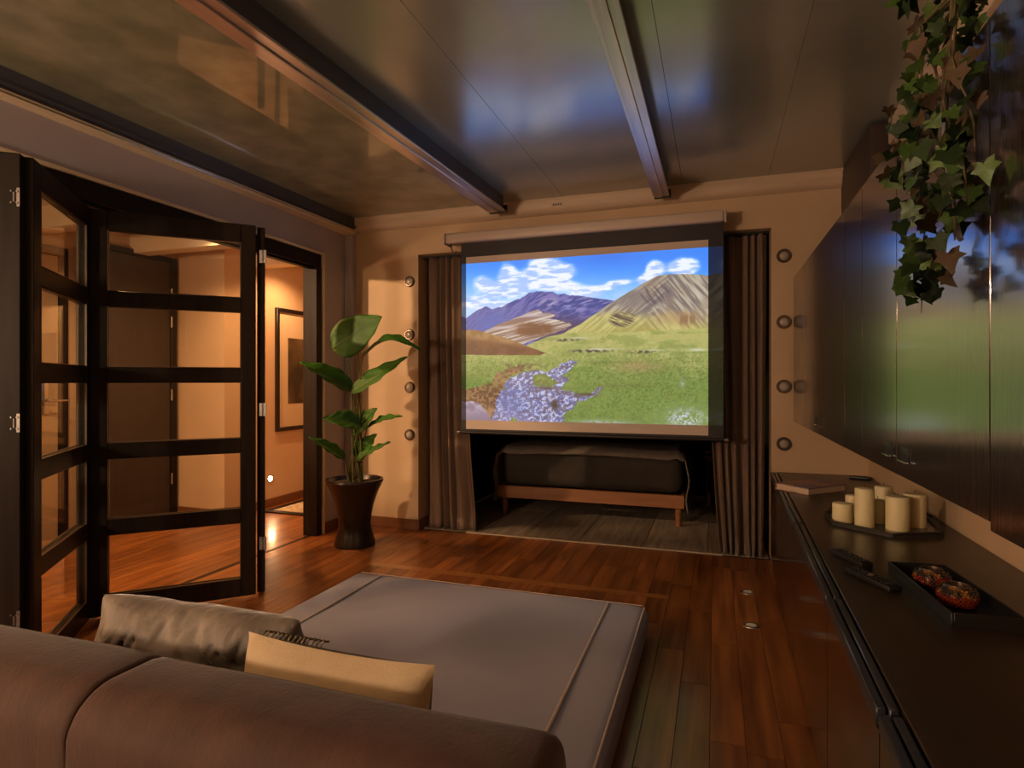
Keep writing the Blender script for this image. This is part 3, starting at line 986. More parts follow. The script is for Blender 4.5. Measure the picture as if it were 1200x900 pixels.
# big hill
r2 = ridge([(0, 1.2), (.40, .49), (.44, .455), (.50, .41), (.57, .345), (.62, .295), (.66, .262), (.72, .212), (.78, .163), (.815, .143), (.85, .137), (.90, .140), (.95, .145), (1, .158)], 0.008, 12)
m2 = gy > r2
d2 = (gy - r2).clip(0, 1)
dgl = vnoise(wrap(gx * 1.5 + gy * 1.3), wrap(gx * .5 - gy * .5 + 1), 90, 12, 13, 4)
dgr = vnoise(wrap(gx * 1.7 - gy * 0.9 + 1), wrap(gx * .5 + gy * .5), 70, 12, 14, 4)
side = ss(.80, .88, gx + .3 * (gy - .2))
dg = dgl * (1 - side) + dgr * side
rock = mixc(col(112, 104, 104), col(178, 170, 150), ss(0.36, 0.64, dg))
rock = mixc(rock, col(140, 122, 104), ss(.4, .6, n1) * .5)
rock = mixc(rock, col(78, 70, 84), ss(.48, .60, dgr) * ss(.2, .7, blob(.81, .25, .07, .065)) * .9)
rock = mixc(rock, col(100, 92, 98), ss(.5, .6, dgl) * ss(.1, .6, blob(.72, .27, .08, .05)) * .7)
rock = mixc(rock, col(190, 184, 168), blob(.955, .27, .03, .06) * ss(.45, .6, dgr))
grassy = mixc(col(160, 152, 84), col(196, 188, 120), ss(.36, .62, .5 * n1 + .5 * dg))
gm = ss(0.31, 0.44, gy + 0.14 * (n1 - .5) + 0.14 * (0.78 - gx).clip(-.3, 1) + .06 * (dg - .5))
hill = mixc(rock, grassy, gm)
dk = vnoise(wrap(gx * 1.2 - gy * 2.0 + 2), wrap(gx + gy), 60, 10, 16, 3)
hill = mixc(hill, col(74, 64, 60), ss(.45, .62, dk) * ss(.25, .6, blob(.675, .39, .055, .045)) * .95)
hill = mixc(hill, col(180, 146, 104), blob(.90, .39, .08, .035) * .8)
hill = mixc(hill, col(138, 108, 76), ss(.50, .60, vnoise(gx, wrap(gy * .6), 70, 6, 17, 3)) * blob(.91, .40, .075, .03) * 1.2)
img = mixc(img, hill, ss(0, 0.005, gy - r2))
# fields
rf = ridge([(0, .56), (.2, .55), (.27, .53), (.36, .48), (.45, .455), (.6, .462), (.8, .458), (1, .45)], .006, 14)
m3 = gy > rf
band = vnoise(gx, wrap(gy * 1.0), 7, 60, 18, 4)
field = mixc(col(176, 172, 104), col(112, 140, 62), ss(.50, .80, gy + .25 * (n1 - .5)))
field = mixc(field, col(196, 190, 120), ss(.50, .64, band) * .55 * ss(.85, .55, gy))
field = mixc(field, col(110, 128, 58), ss(.52, .64, band * .6 + n2 * .4) * .55)
field = mixc(field, col(62, 96, 34), ss(.38, .66, n4 * .55 + n3 * .45) * .75 * ss(.48, .72, gy))
field = mixc(field, col(150, 168, 88), ss(.52, .70, n3) * .45)
field = mixc(field, col(160, 132, 92), blob(.74, .665, .10, .035) * .65 * (.5 + n3))
field = mixc(field, col(88, 104, 48), blob(.68, .78, .16, .012) * .5 * (.4 + n2) + blob(.60, .64, .1, .008) * .5)
img = mixc(img, field, ss(0, .006, gy - rf))
for cx, cy, rx_ in ((.45, .502, .045), (.55, .572, .075), (.755, .582, .05), (.52, .57, .03)):
    img = mixc(img, col(62, 64, 62), blob(cx, cy, rx_, .008) * ss(.36, .56, n3) * 1.3)
    img = mixc(img, col(206, 206, 200), blob(cx + .05, cy - .010, rx_, .004) * .6)
img = mixc(img, col(214, 216, 200), blob(.96, .575, .035, .008) * .8)
# brown hill left
bh = inpoly(gx, gy + .004 * (n3 - .5), [(-.01, .425), (.03, .423), (.06, .43), (.12, .455), (.2, .49), (.28, .535), (.36, .58), (.33, .592), (.2, .59), (-.01, .582)])
bcol = mixc(col(158, 122, 78), col(94, 58, 40), ss(.455, .50, gy - gx * .22))
bcol = mixc(bcol, col(122, 84, 52), ss(.42, .62, n2) * .6)
img = np.where(bh[..., None], bcol, img)
# stream bank, stream, stones
lb = inpoly(gx + .02 * (n3 - .5), gy + .02 * (n2 - .5), [(-.01, .80), (.06, .785), (.12, .76), (.14, .70), (.20, .665), (.27, .645), (.26, .68), (.20, .72), (.17, .80), (.14, .91), (.125, 1.01), (-.01, 1.01)])
img = np.where(lb[..., None], mixc(mixc(col(96, 66, 46), col(148, 112, 74), ss(.40, .62, n3)), col(120, 128, 66), ss(.50, .60, n2) * ss(.85, .65, gy)), img)
jx = gx + .035 * (n2 - .5) + .012 * (n4 - .5)
jy = gy + .035 * (n3 - .5)
stp = inpoly(jx, jy, [(.25, .700), (.32, .685), (.36, .695), (.42, .66), (.41, .645), (.47, .625), (.49, .63), (.475, .66), (.43, .71), (.45, .745), (.43, .80), (.50, .835), (.55, .82), (.59, .785), (.60, .80), (.575, .835), (.50, .875), (.45, .935), (.43, 1.01), (.26, 1.01), (.21, .965), (.20, 1.01), (.115, 1.01), (.14, .90), (.16, .81), (.20, .735)])
isl = inpoly(jx, jy, [(.305, .715), (.35, .705), (.40, .745), (.41, .765), (.37, .79), (.31, .78)])
stc = mixc(col(92, 96, 150), col(190, 198, 232), ss(.40, .64, .5 * n4 + .5 * vnoise(wrap(gx * 1.3 + gy), gy, 60, 70, 19, 3)))
stc = mixc(stc, col(92, 84, 100), ss(.52, .62, n3) * .8)
stc = mixc(stc, col(110, 124, 190), blob(.2, .9, .08, .12) * .5)
img = np.where((stp & ~isl)[..., None], stc, img)
img = mixc(img, col(96, 100, 52), np.where(isl, 1.0, 0.0) * ss(.4, .6, n3) * .7)
img = mixc(img, col(58, 50, 46), blob(.397, .895, .014, .028) * 1.3)
img = mixc(img, col(64, 50, 38), blob(.53, .832, .045, .010) * .9 + blob(.37, .795, .04, .008) * .8)
img = mixc(img, col(96, 78, 56), ss(.50, .62, n3) * blob(.24, .66, .09, .02) * 1.1)
stn = inpoly(gx, gy + .006 * (n3 - .5), [(-.01, .885), (.03, .878), (.065, .90), (.10, .95), (.125, 1.01), (-.01, 1.01)])
img = np.where(stn[..., None], mixc(col(120, 106, 132), col(168, 158, 182), ss(.38, .62, n2) * ss(1.0, .88, gy)), img)
img = mixc(img, col(196, 204, 226), blob(.92, .965, .085, .06) * ss(.36, .62, n4 * .6 + n3 * .4) * 1.0)
img = mixc(img, col(186, 194, 224), blob(.60, 1.0, .12, .02) * ss(.36, .6, n4) * .8)
img = mixc(img, col(186, 190, 180), blob(.905, .765, .012, .03) * ss(.4, .6, n4) * .7)
img = np.clip(img, 0, 1)
lin = np.where(img <= 0.04045, img / 12.92, ((img + 0.055) / 1.055) ** 2.4)


sky = ~(m1 | m2)
lin[..., 2] = np.where(sky, lin[..., 2] * 1.3, lin[..., 2])


def pic_mesh(name, x0, x1, y, z0, z1, data, m, parent):
    ny, nx = data.shape[:2]
    me = bpy.data.meshes.new(name)
    vx, vz = np.meshgrid(np.linspace(x0, x1, nx + 1), np.linspace(z1, z0, ny + 1))
    co = np.stack([vx, np.full_like(vx, y), vz], -1).reshape(-1, 3)
    i, j = np.meshgrid(np.arange(nx), np.arange(ny))
    a = (j * (nx + 1) + i).ravel()
    faces = np.stack([a, a + nx + 1, a + nx + 2, a + 1], -1)
    me.vertices.add(len(co))
    me.vertices.foreach_set('co', co.ravel())
    me.loops.add(faces.size)
    me.loops.foreach_set('vertex_index', faces.ravel())
    me.polygons.add(len(faces))
    me.polygons.foreach_set('loop_start', np.arange(len(faces)) * 4)
    me.update(calc_edges=True)
    at = me.color_attributes.new('picture', 'FLOAT_COLOR', 'CORNER')
    cc = np.repeat(data.reshape(-1, 3), 4, axis=0)
    cc = np.concatenate([cc, np.ones((len(cc), 1))], 1)
    at.data.foreach_set('color', cc.ravel())
    me.materials.append(m)
    me.validate()
    return link(name, me, parent)


pm = bpy.data.materials.new('projected_light')
pm.use_nodes = True
nt = pm.node_tree
b = nt.nodes['Principled BSDF']
b.inputs['Base Color'].default_value = (0.15, 0.15, 0.15, 1)
b.inputs['Roughness'].default_value = 0.7
ca = nt.nodes.new('ShaderNodeAttribute')
ca.attribute_name = 'picture'
nt.links.new(ca.outputs['Color'], b.inputs['Emission Color'])
b.inputs['Emission Strength'].default_value = 0.80
pic_mesh('projected_picture', -1.80, -0.043, -0.0145, 0.926, 2.118, lin, pm, sc)
# the picture spills faintly onto the black borders
spm = bpy.data.materials.new('projected_light_on_black')
spm.use_nodes = True
nt = spm.node_tree
b = nt.nodes['Principled BSDF']
b.inputs['Base Color'].default_value = (0.02, 0.02, 0.02, 1)
b.inputs['Roughness'].default_value = 0.7
ca = nt.nodes.new('ShaderNodeAttribute')
ca.attribute_name = 'picture'
nt.links.new(ca.outputs['Color'], b.inputs['Emission Color'])
b.inputs['Emission Strength'].default_value = 0.045
e1 = pic_mesh('picture_spill', -0.042, 0.050, -0.0130, 0.926, 2.118, lin[:, -23:][:, ::-1], spm, sc)
e2 = pic_mesh('picture_spill', -1.838, -1.801, -0.0130, 0.926, 2.118, lin[:, :9][:, ::-1] * 3.0, spm, sc)

# ---------------------------------------------------------------- porthole lamps on the back wall
ryb = Matrix.Rotation(math.radians(90), 4, 'X')
first = None
names = ['topmost', 'second from top', 'third from top', 'lowest']
for side, xx, zz in (('left', -2.388, (2.045, 1.605, 1.171, 0.78)), ('right', 0.438, (2.065, 1.620, 1.186, 0.80))):
    for k, z in enumerate(zz):
        if first is None:
            r = empty('wall_lamp', (xx, BY, z))
            bm = bmesh.new()
            lathe(bm, [(0.046, 0), (0.046, 0.012), (0.040, 0.020), (0.031, 0.020), (0.029, 0.008)], 28, mtx=ryb)
            fin('ring', bm, M['bronze'], r)
            bm = bmesh.new()
            lathe(bm, [(0.029, 0.002), (0.029, 0.012), (0.022, 0.019), (0.010, 0.022)], 24, mtx=ryb)
            fin('lens', bm, M['lensgrey'], r)
            first = r
        else:
            r = copy_tree(first)
            r.location = (xx, BY, z)
        pl = 'beside the plant, left of the screen' if side == 'left' else 'beside the right curtain'
        tag(r, '%s round bronze wall lamp %s' % (names[k], pl), 'wall lamp', 'round wall lamps in a column %s' % pl)

# ---------------------------------------------------------------- wall cabinets (right)
seams = [4.315, 3.82, 3.30, 2.68, 2.38, 1.96, 1.352, 0.75]
for k in range(len(seams) - 1):
    y1, y0 = seams[k], seams[k + 1]
    zb = 0.955 if k < 6 else 0.938
    cbn = empty('wall_cabinet', (0.49, (y0 + y1) / 2, zb))
    hw = (y1 - y0) / 2
    bxo('body', M['lacquer'], 0.021, RX - 0.49 - 0.001, -hw + 0.0005, hw - 0.0005, 0.004, 1.907 - zb - 0.002, cbn)
    dr = bxo('door', M['lacquer'], 0, 0.02, -hw + 0.0015, hw - 0.0015, 0.0, 1.907 - zb, cbn, 0.002, 1)
    if k in (1, 2, 4, 5):
        yy = (-hw + 0.085) if k in (1, 4) else (hw - 0.085)
        hdl = bxo('handle_recess', M['black'], -0.003, 0.001, yy - 0.035, yy + 0.035, 0.045, 0.085, dr, 0.001)
        bxo('pull', M['chrome'], -0.012, -0.003, yy - 0.035, yy + 0.035, 0.044, 0.048, dr, 0.001)
    lab = ['first gloss black wall cabinet, at the far end by the back wall', 'second gloss black wall cabinet from the back wall', 'third gloss black wall cabinet from the back wall',
           'narrow gloss black wall cabinet, fourth from the back wall', 'fifth gloss black wall cabinet from the back wall, with a small pull',
           'wide gloss black wall cabinet behind the hanging ivy', 'nearest gloss black wall cabinet, cut by the right edge'][k]
    tag(cbn, lab, 'cabinet', 'gloss wall cabinets along the right wall')

# ---------------------------------------------------------------- sideboard


def fx(y):   # front edge of the sideboard
    return 0.281 + (0.353 - 0.281) * (y - 1.09) / (4.36 - 1.09)


sb = empty('sideboard', (0.3, 2.3, 0))
SBL = Vector((-0.3, -2.3, 0))


def sprism(name, m, pts, z0, z1, bev=0.0, parent=sb):
    bm = bmesh.new()
    prism(bm, [(x_ - 0.3, y_ - 2.3) for x_, y_ in pts], z0, z1)
    if bev:
        bevel(bm, bev, 1)
    return fin(name, bm, m, parent)


YA, YB = 0.30, 4.375
sprism('top', M['counter'], [(fx(YA) + 0.045, YA), (RX - 0.002, YA), (RX - 0.002, YB), (fx(YB) + 0.045, YB)], 0.590, 0.610, 0.0015)
sprism('body', M['counterfront'], [(fx(YA) + 0.032, YA), (RX - 0.002, YA), (RX - 0.002, YB), (fx(YB) + 0.032, YB)], 0.06, 0.589)
sprism('plinth', M['black'], [(fx(YA) + 0.06, YA), (RX - 0.002, YA), (RX - 0.002, YB), (fx(YB) + 0.06, YB)], 0.0, 0.06)
ys = [4.372, 2.83, 1.89, 1.26, 0.30]
for k in range(4):
    a, b_ = ys[k + 1] + 0.004, ys[k] - 0.004
    d = sprism('drawer_front', M['counterfront'], [(fx(a) + 0.003, a), (fx(a) + 0.030, a), (fx(b_) + 0.030, b_), (fx(b_) + 0.003, b_)], 0.03, 0.570)
    a += 0.014
    for dx in (0.0, 0.022):
        e = sprism('finger_rail', M['edge'], [(fx(a) + dx, a), (fx(a) + dx + 0.018, a), (fx(b_) + dx + 0.018, b_), (fx(b_) + dx, b_)], 0.574, 0.6085, 0.003)
        e.parent = d
    hy = a + 0.12
tag(sb, 'long low dark sideboard with finger rail front along the right wall', 'sideboard')

# ---------------------------------------------------------------- things on the sideboard
TZ = 0.610
bk = empty('book', (0.507, 3.70, TZ), math.radians(-45 + 0))
bm = bmesh.new()
box(bm, -0.105, 0.105, -0.155, 0.155, 0.0, 0.004)
box(bm, -0.105, 0.105, -0.155, 0.155, 0.034, 0.038)
box(bm, -0.105, -0.101, -0.155, 0.155, 0.004, 0.034)
fin('cover', bm, M['bookcover'], bk)
bxo('page_block', M['paper'], -0.100, 0.101, -0.150, 0.150, 0.0041, 0.0339, bk)
tag(bk, 'thick book with russet and purple cover lying on the sideboard', 'book')

ph = bxo('small_remote', M['black'], -0.022, 0.022, -0.06, 0.06, 0, 0.016, bev=0.005, loc=(0.86, 4.22, TZ), rot=(0, 0, math.radians(70)))
tag(ph, 'small black remote in the far corner of the sideboard', 'remote')
bm = bmesh.new()
tube(bm, bez((0.90, 3.65, TZ + 0.006), (0.885, 3.45, TZ + 0.02), (0.915, 3.12, TZ + 0.006), 14), 0.005, 6)
cb = fin('black_cable', bm, M['black'])
tag(cb, 'black cable lying along the wall behind the candles', 'cable')

# candle tray
tr = empty('candle_tray', (0.68, 3.02, TZ))
hexp = [(0.472, 3.02), (0.468, 2.83), (0.655, 2.668), (0.850, 2.755), (0.900, 3.14), (0.78, 3.42), (0.60, 3.33)]
hexl = [(x_ - 0.68, y_ - 3.02) for x_, y_ in hexp]
bm = bmesh.new()
prism(bm, hexl, 0, 0.008)
fin('base', bm, M['trayin'], tr)
bm = bmesh.new()
n = len(hexl)
inn = [(x_ * 0.95, y_ * 0.95) for x_, y_ in hexl]
for i in range(n):
    j = (i + 1) % n
    prism(bm, [hexl[i], hexl[j], inn[j], inn[i]], 0.0, 0.018)
fin('rim', bm, M['black'], tr)
tag(tr, 'black hexagonal tray carrying seven ivory candles', 'tray')
cands = [(0.520, 2.885, 0.040, 0.078, 'short wide ivory candle at the left end of the tray'),
         (0.583, 3.02, 0.028, 0.092, 'slim ivory candle behind the short left one'),
         (0.588, 2.815, 0.036, 0.158, 'tallest ivory pillar candle near the front of the tray'),
         (0.655, 2.905, 0.028, 0.098, 'small ivory candle in the middle of the tray'),
         (0.722, 3.09, 0.037, 0.128, 'ivory candle at the back of the tray'),
         (0.702, 2.795, 0.042, 0.135, 'thick ivory pillar candle at the front right of the tray'),
         (0.785, 2.885, 0.042, 0.135, 'thick ivory pillar candle at the right end of the tray')]
for cx, cy, r_, h_, lab in cands:
    cd = empty('candle', (cx, cy, TZ + 0.008))
    bm = bmesh.new()
    lathe(bm, [(r_ * 0.97, 0.0), (r_, 0.004), (r_ * 0.99, h_ * 0.5), (r_, h_ - 0.006), (r_ * 0.93, h_), (r_ * 0.45, h_ + 0.001), (0.004, h_ + 0.004)], 28)
    fin('wax', bm, M['candle'], cd)
    bm = bmesh.new()
    tube(bm, [(0, 0, h_ + 0.002), (0.001, 0, h_ + 0.008), (0.003, 0.001, h_ + 0.014)], 0.0012, 6)
    fin('wick', bm, M['black'], cd)
    tag(cd, lab, 'candle', 'ivory candles on the hexagonal tray')

# remotes


def remote(a, b_, wdt, label, lights=False):
    a, b_ = Vector(a), Vector(b_)
    mid = (a + b_) / 2
    L = (b_ - a).length
    r_ = empty('remote_control', (mid.x, mid.y, TZ), math.atan2((b_ - a).y, (b_ - a).x))
    bxo('body', M['black'], -L / 2, L / 2, -wdt / 2, wdt / 2, 0, 0.018, r_, 0.005, 2)
    bm = bmesh.new()
    for i in range(9):
        for j in range(3):
            xx = -L / 2 + 0.02 + i * (L - 0.04) / 8
            yy = (j - 1) * wdt * 0.28
            box(bm, xx - 0.004, xx + 0.004, yy - 0.0035, yy + 0.0035, 0.0175, 0.0205)
    k_ = fin('buttons', bm, M['edge'], r_)
    if lights:
        bxo('silver_button', M['chrome'], -0.01, 0.004, -0.008, 0.008, 0.018, 0.0215, r_, 0.001)
    tag(r_, label, 'remote', 'remote controls on the sideboard')


remote((0.400, 2.375), (0.472, 2.215), 0.042, 'black remote control nearer the candles')
remote((0.408, 2.150), (0.495, 1.985), 0.046, 'black remote control with a silver button beside the votive tray', True)

# rectangular tray with votives
t2 = empty('votive_tray', (0.620, 1.975, TZ), math.radians(4))
HX, HY = 0.075, 0.215
bxo('base', M['black'], -HX, HX, -HY, HY, 0, 0.006, t2)
boxes('rim', M['black'], [(-HX - 0.006, -HX, -HY - 0.006, HY + 0.006, 0, 0.036), (HX, HX + 0.006, -HY - 0.006, HY + 0.006, 0, 0.036),
                          (-HX, HX, -HY - 0.006, -HY, 0, 0.036), (-HX, HX, HY, HY + 0.006, 0, 0.036)], t2, 0.0015)
tag(t2, 'black rectangular tray holding two mosaic votive holders', 'tray')
for (vx_, vy_, lab, mm) in ((0.600, 2.045, 'amber and black mosaic votive holder at the back of the black tray', 0), (0.618, 1.905, 'red mosaic votive holder at the front of the black tray', 1)):
    vt = empty('votive_holder', (vx_, vy_, TZ + 0.006))
    pr_ = [(0.030, 0.0), (0.045, 0.008), (0.053, 0.025), (0.053, 0.038), (0.045, 0.054), (0.032, 0.063)]
    bm = bmesh.new()
    lathe(bm, pr_ + [(0.028, 0.060), (0.030, 0.010)], 28)
    fin('bowl', bm, M['beaddark'], vt)
    bmA, bmB = bmesh.new(), bmesh.new()
    for j in range(8):
        t = (j + 0.5) / 8
        z = 0.006 + 0.052 * t
        rad = np.interp(z, [p_[1] for p_ in pr_], [p_[0] for p_ in pr_])
        nn = 26
        for k in range(nn):
            an = 2 * math.pi * (k + 0.5 * (j % 2)) / nn
            red = (t < 0.55 + 0.15 * rnd.random()) if mm else (rnd.random() < 0.45 and t < 0.8)
            B_ = bmA if red else bmB
            bmesh.ops.create_icosphere(B_, subdivisions=1, radius=0.0054, matrix=Matrix.Translation((rad * math.cos(an), rad * math.sin(an), z)))
    fa = fin('red_beads', bmA, M['bead'], vt)
    fb = fin('dark_beads', bmB, M['beaddark'], vt)
    fa['kind'] = 'stuff'
    fb['kind'] = 'stuff'
    bm = bmesh.new()
    lathe(bm, [(0.029, 0.060), (0.029, 0.066), (0.034, 0.066), (0.034, 0.061)], 28)
    fin('rim', bm, M['bronze'], vt)
    vt.scale = (0.84, 0.84, 0.88)
    tag(vt, lab, 'votive holder', 'mosaic votive holders')

# ---------------------------------------------------------------- floor lights
for yy, xx, lab in ((3.70, 0.178, 'round chrome floor light nearer the back wall'), (3.20, 0.170, 'round chrome floor light nearer the sofa end')):
    f_ = empty('floor_light', (xx, yy, 0))
    bm = bmesh.new()
    lathe(bm, [(0.026, -0.004), (0.026, 0.003), (0.040, 0.003), (0.042, -0.001)], 28)
    fin('ring', bm, M['chrome'], f_)
    bm = bmesh.new()
    lathe(bm, [(0.0255, -0.004), (0.0255, 0.0015)], 24)
    fin('lens', bm, M['floorlens'], f_)
    tag(f_, lab, 'floor light', 'round lights set in the floor')

# ---------------------------------------------------------------- mattress
mt = empty('floor_mattress', (-1.11, 2.13, 0))
bm = bmesh.new()
MX, MY = 0.81, 0.78
box(bm, -MX, MX, -MY, MY, 0.003, 0.150)
bevel(bm, 0.045, 5)
bmesh.ops.subdivide_edges(bm, edges=[e for e in bm.edges if e.calc_length() > 0.5], cuts=20, use_grid_fill=True)
for v in bm.verts:
    if v.co.z > 0.12:
        v.co.z += 0.006 * noise.noise(Vector((v.co.x * 3, v.co.y * 3, 0.3)))
fin('body', bm, M['mattress'], mt)
for xx in (0.625, -0.625):
    bm = bmesh.new()
    tube(bm, [(xx, -MY + 0.06, 0.154), (xx, 0, 0.155), (xx, MY - 0.055, 0.154)], 0.006, 6)
    fin('seam', bm, M['piping'], mt)
bm = bmesh.new()
for zz in (0.143,):
    tube(bm, [(MX - 0.018, -MY + 0.03, zz), (MX - 0.018, MY - 0.03, zz)], 0.004, 6)
    tube(bm, [(-MX + 0.03, MY - 0.005, zz), (MX - 0.03, MY - 0.005, zz)], 0.002, 6)
fin('edge_piping', bm, M['piping'], mt)
tag(mt, 'large lilac grey floor mattress in front of the sofa', 'mattress')

# ---------------------------------------------------------------- sofa
so = empty('sofa', (-1.2, 0.85, 0))


def cushblock(name, x0, x1, y0, y1, z0, z1, r_, m, parent, puff=0.0, cuts=12):
    bm = bmesh.new()
    box(bm, x0, x1, y0, y1, z0, z1)
    bevel(bm, r_, 5)
    bmesh.ops.subdivide_edges(bm, edges=[e for e in bm.edges if e.calc_length() > 0.25], cuts=cuts, use_grid_fill=True)
    for v in bm.verts:
        v.co += Vector((0, 0.004, 0.004)) * noise.noise(v.co * 5)
    return fin(name, bm, m, parent, ang=60)


def back_section(x0, x1, round1):
    bm = bmesh.new()
    prof = []
    r1_ = 0.085
    ya_, yb_, zt_ = -0.150, 0.085, 0.688
    prof.append((ya_, 0.06))
    for k in range(4):
        prof.append((ya_, 0.10 + k * 0.16))
    for k in range(1, 9):
        a = math.pi / 2 * k / 8
        prof.append((ya_ + r1_ * (1 - math.cos(a)), zt_ - r1_ + r1_ * math.sin(a)))
    for k in range(1, 9):
        a = math.pi / 2 * k / 8
        prof.append((yb_ - r1_ * (1 - math.sin(a)) , zt_ - r1_ + r1_ * math.cos(a)))
    prof.append((yb_, 0.06))
    cy, cz = -0.03, 0.35
    st_ = [(x0, 0.975), (x0 + 0.004, 0.99), (x0 + 0.012, 0.998)]
    n_ = 16
    st_ += [(x0 + 0.03 + (x1 - x0 - 0.09) * k / n_, 1.0) for k in range(n_ + 1)]
    st_ += [(x1 - 0.020, 0.997), (x1 - 0.008, 0.985), (x1 - 0.002, 0.965), (x1, 0.94)] if round1 else [(x1 - 0.012, 0.998), (x1 - 0.004, 0.99), (x1, 0.975)]
    rings = []
    for xx_, sc_ in st_:
        ring = []
        for y_, z_ in prof:
            wv = 0.004 * noise.noise(Vector((xx_ * 4, y_ * 6, z_ * 5)))
            ring.append(bm.verts.new((xx_, cy + (y_ - cy) * sc_ + wv, cz + (z_ - cz) * sc_ + wv if z_ > 0.07 else z_)))
        rings.append(ring)
    for a_, b2 in zip(rings, rings[1:]):
        for k in range(len(prof)):
            bm.faces.new((a_[k], a_[(k + 1) % len(prof)], b2[(k + 1) % len(prof)], b2[k]))
    bm.faces.new(rings[0][::-1])
    bm.faces.new(rings[-1])
    return fin('back_section', bm, M['sofa'], so, ang=60)


back_section(0.165, 0.975, True)
back_section(-1.10, 0.1635, False)
cushblock('seat', -1.1, 0.945, 0.087, 0.47, 0.10, 0.278, 0.04, M['sofa'], so)
for xx in (-1.0, 0.85):
    for yy in (-0.10, 0.40):
        bm = bmesh.new()
        lathe(bm, [(0.018, 0), (0.025, 0.10)], 12, (xx, yy, 0))
        fin('foot', bm, M['black'], so)
tag(so, 'brown velvet sofa seen from behind in the foreground', 'sofa')

# cushions
g = fin('cushion', pillow_bm(0.60, 0.37, 0.23, 0.030, 2.0, 90, 56, 0.03), M['velvetgrey'], ang=180)
g.location = (-1.215, 1.160, 0.481)
g.rotation_euler = (math.radians(97), 0, math.radians(2))
tag(g, 'crumpled grey velvet cushion at the left of the sofa back', 'cushion')
l = empty('cushion', (-0.748, 1.036, 0.487), 0)
l.rotation_euler = (math.radians(84), 0, math.radians(-1))


def half_pillow(wx, hy, th_, sgn, name, m, parent):
    bm = bmesh.new()
    nu, nv = 36, 24
    gq = []
    for j in range(nv + 1):
        row = []
        for i in range(nu + 1):
            u = -1 + 2 * i / nu
            v = -1 + 2 * j / nv
            t = (max(0, 1 - abs(u) ** 3) * max(0, 1 - abs(v) ** 3)) ** 0.5
            x_ = u * wx / 2 * (1 - 0.05 * (1 - v * v))
            y_ = v * hy / 2 * (1 - 0.06 * (1 - u * u))
            nz = 0.006 * noise.noise(Vector((x_ * 12, y_ * 12, sgn)))
            row.append(bm.verts.new((x_, y_, sgn * t * th_ / 2 + nz * t)))
        gq.append(row)
    for j in range(nv):
        for i in range(nu):
            f = (gq[j][i], gq[j][i + 1], gq[j + 1][i + 1], gq[j + 1][i])
            bm.faces.new(f if sgn > 0 else f[::-1])
    return fin(name, bm, m, parent, ang=180, recalc=False)


half_pillow(0.46, 0.36, 0.15, 1, 'front_face', M['linen'], l)['label'] = 'cream linen face'
half_pillow(0.46, 0.36, 0.19, -1, 'rear_face', M['tweed'], l)['label'] = 'olive tweed face'
bm = bmesh.new()
for k in range(26):
    xx = -0.20 + k * 0.012 if k < 14 else 0
    if k < 14:
        tube(bm, [(xx, 0.172, -0.006), (xx + 0.004 * rnd.random(), 0.181, -0.014), (xx + 0.006, 0.178, -0.028)], 0.0025, 5)
fr_ = fin('fringe', bm, M['tweed'], l)
fr_['kind'] = 'stuff'
tag(l, 'cream linen cushion with olive tweed back leaning at the middle of the sofa', 'cushion')

# ---------------------------------------------------------------- potted plant
pt = empty('potted_plant', (-2.55, 3.83, 0))
bm = bmesh.new()
prof = [(0.140, 0.0), (0.150, 0.006), (0.148, 0.03), (0.128, 0.09), (0.118, 0.15), (0.122, 0.22), (0.140, 0.31), (0.172, 0.40), (0.203, 0.462), (0.212, 0.482), (0.208, 0.494), (0.196, 0.494),
        (0.185, 0.478), (0.172, 0.455)]
lathe(bm, prof, 48)
fin('pot', bm, M['pot'], pt)
bm = bmesh.new()
lathe(bm, [(0.170, 0.44), (0.176, 0.462), (0.09, 0.470), (0.01, 0.472)], 32)
fin('soil', bm, M['soil'], pt)


def big_leaf(base, tip, width, side, droop, cup=0.25, nl=18, nw=6):
    """leaf blade with folded midrib; side = direction across the blade"""
    base, tip = Vector(base), Vector(tip)
    ax = tip - base
    L = ax.length
    side = Vector(side)
    side = (side - ax.normalized() * side.dot(ax.normalized())).normalized()
    up = side.cross(ax.normalized()).normalized()
    if up.z < 0:
        up = -up
    bm = bmesh.new()
    g_ = []
    for i in range(nl + 1):
        t = i / nl
        wv = (math.sin(math.pi * min(1, t ** 0.72)) ** 0.75) * (1 - 0.25 * t)
        if i == 0:
            wv = 0.10
        if i == nl:
            wv = 0.01
        ctr = base + ax * t + up * droop * math.sin(math.pi * t)
        row = []
        for k in range(-nw, nw + 1):
            s = k / nw
            wave = 0.012 * math.sin(t * 22 + k) * abs(s)
            row.append(bm.verts.new(ctr + side * (s * wv * width / 2) + up * (abs(s) * cup * wv * width / 2 + wave * 0.5)))
        g_.append(row)
    for i in range(nl):
        for k in range(2 * nw):
            bm.faces.new((g_[i][k], g_[i][k + 1], g_[i + 1][k + 1], g_[i + 1][k]))
    o_ = fin('leaf', bm, M['leaf'], pt, ang=180)
    s_ = o_.modifiers.new('thick', 'SOLIDIFY')
    s_.thickness = 0.0018
    # midrib
    bm = bmesh.new()
    tube(bm, [base + ax * t + up * (droop * math.sin(math.pi * t) + 0.001) for t in [q / 8 for q in range(9)]], [0.004 * (1 - 0.85 * q / 8) for q in range(9)], 6)
    fin('midrib', bm, M['stem'], o_)
    return base


R = Vector((0.946, 0.324, 0))        # picture-right in the room
F = Vector((-0.324, 0.946, 0))
U = Vector((0, 0, 1))


def P(du, dv, dd=0.0):
    """offset from pot axis: du right (m), dv height (m), dd away"""
    return R * du + F * dd + U * dv


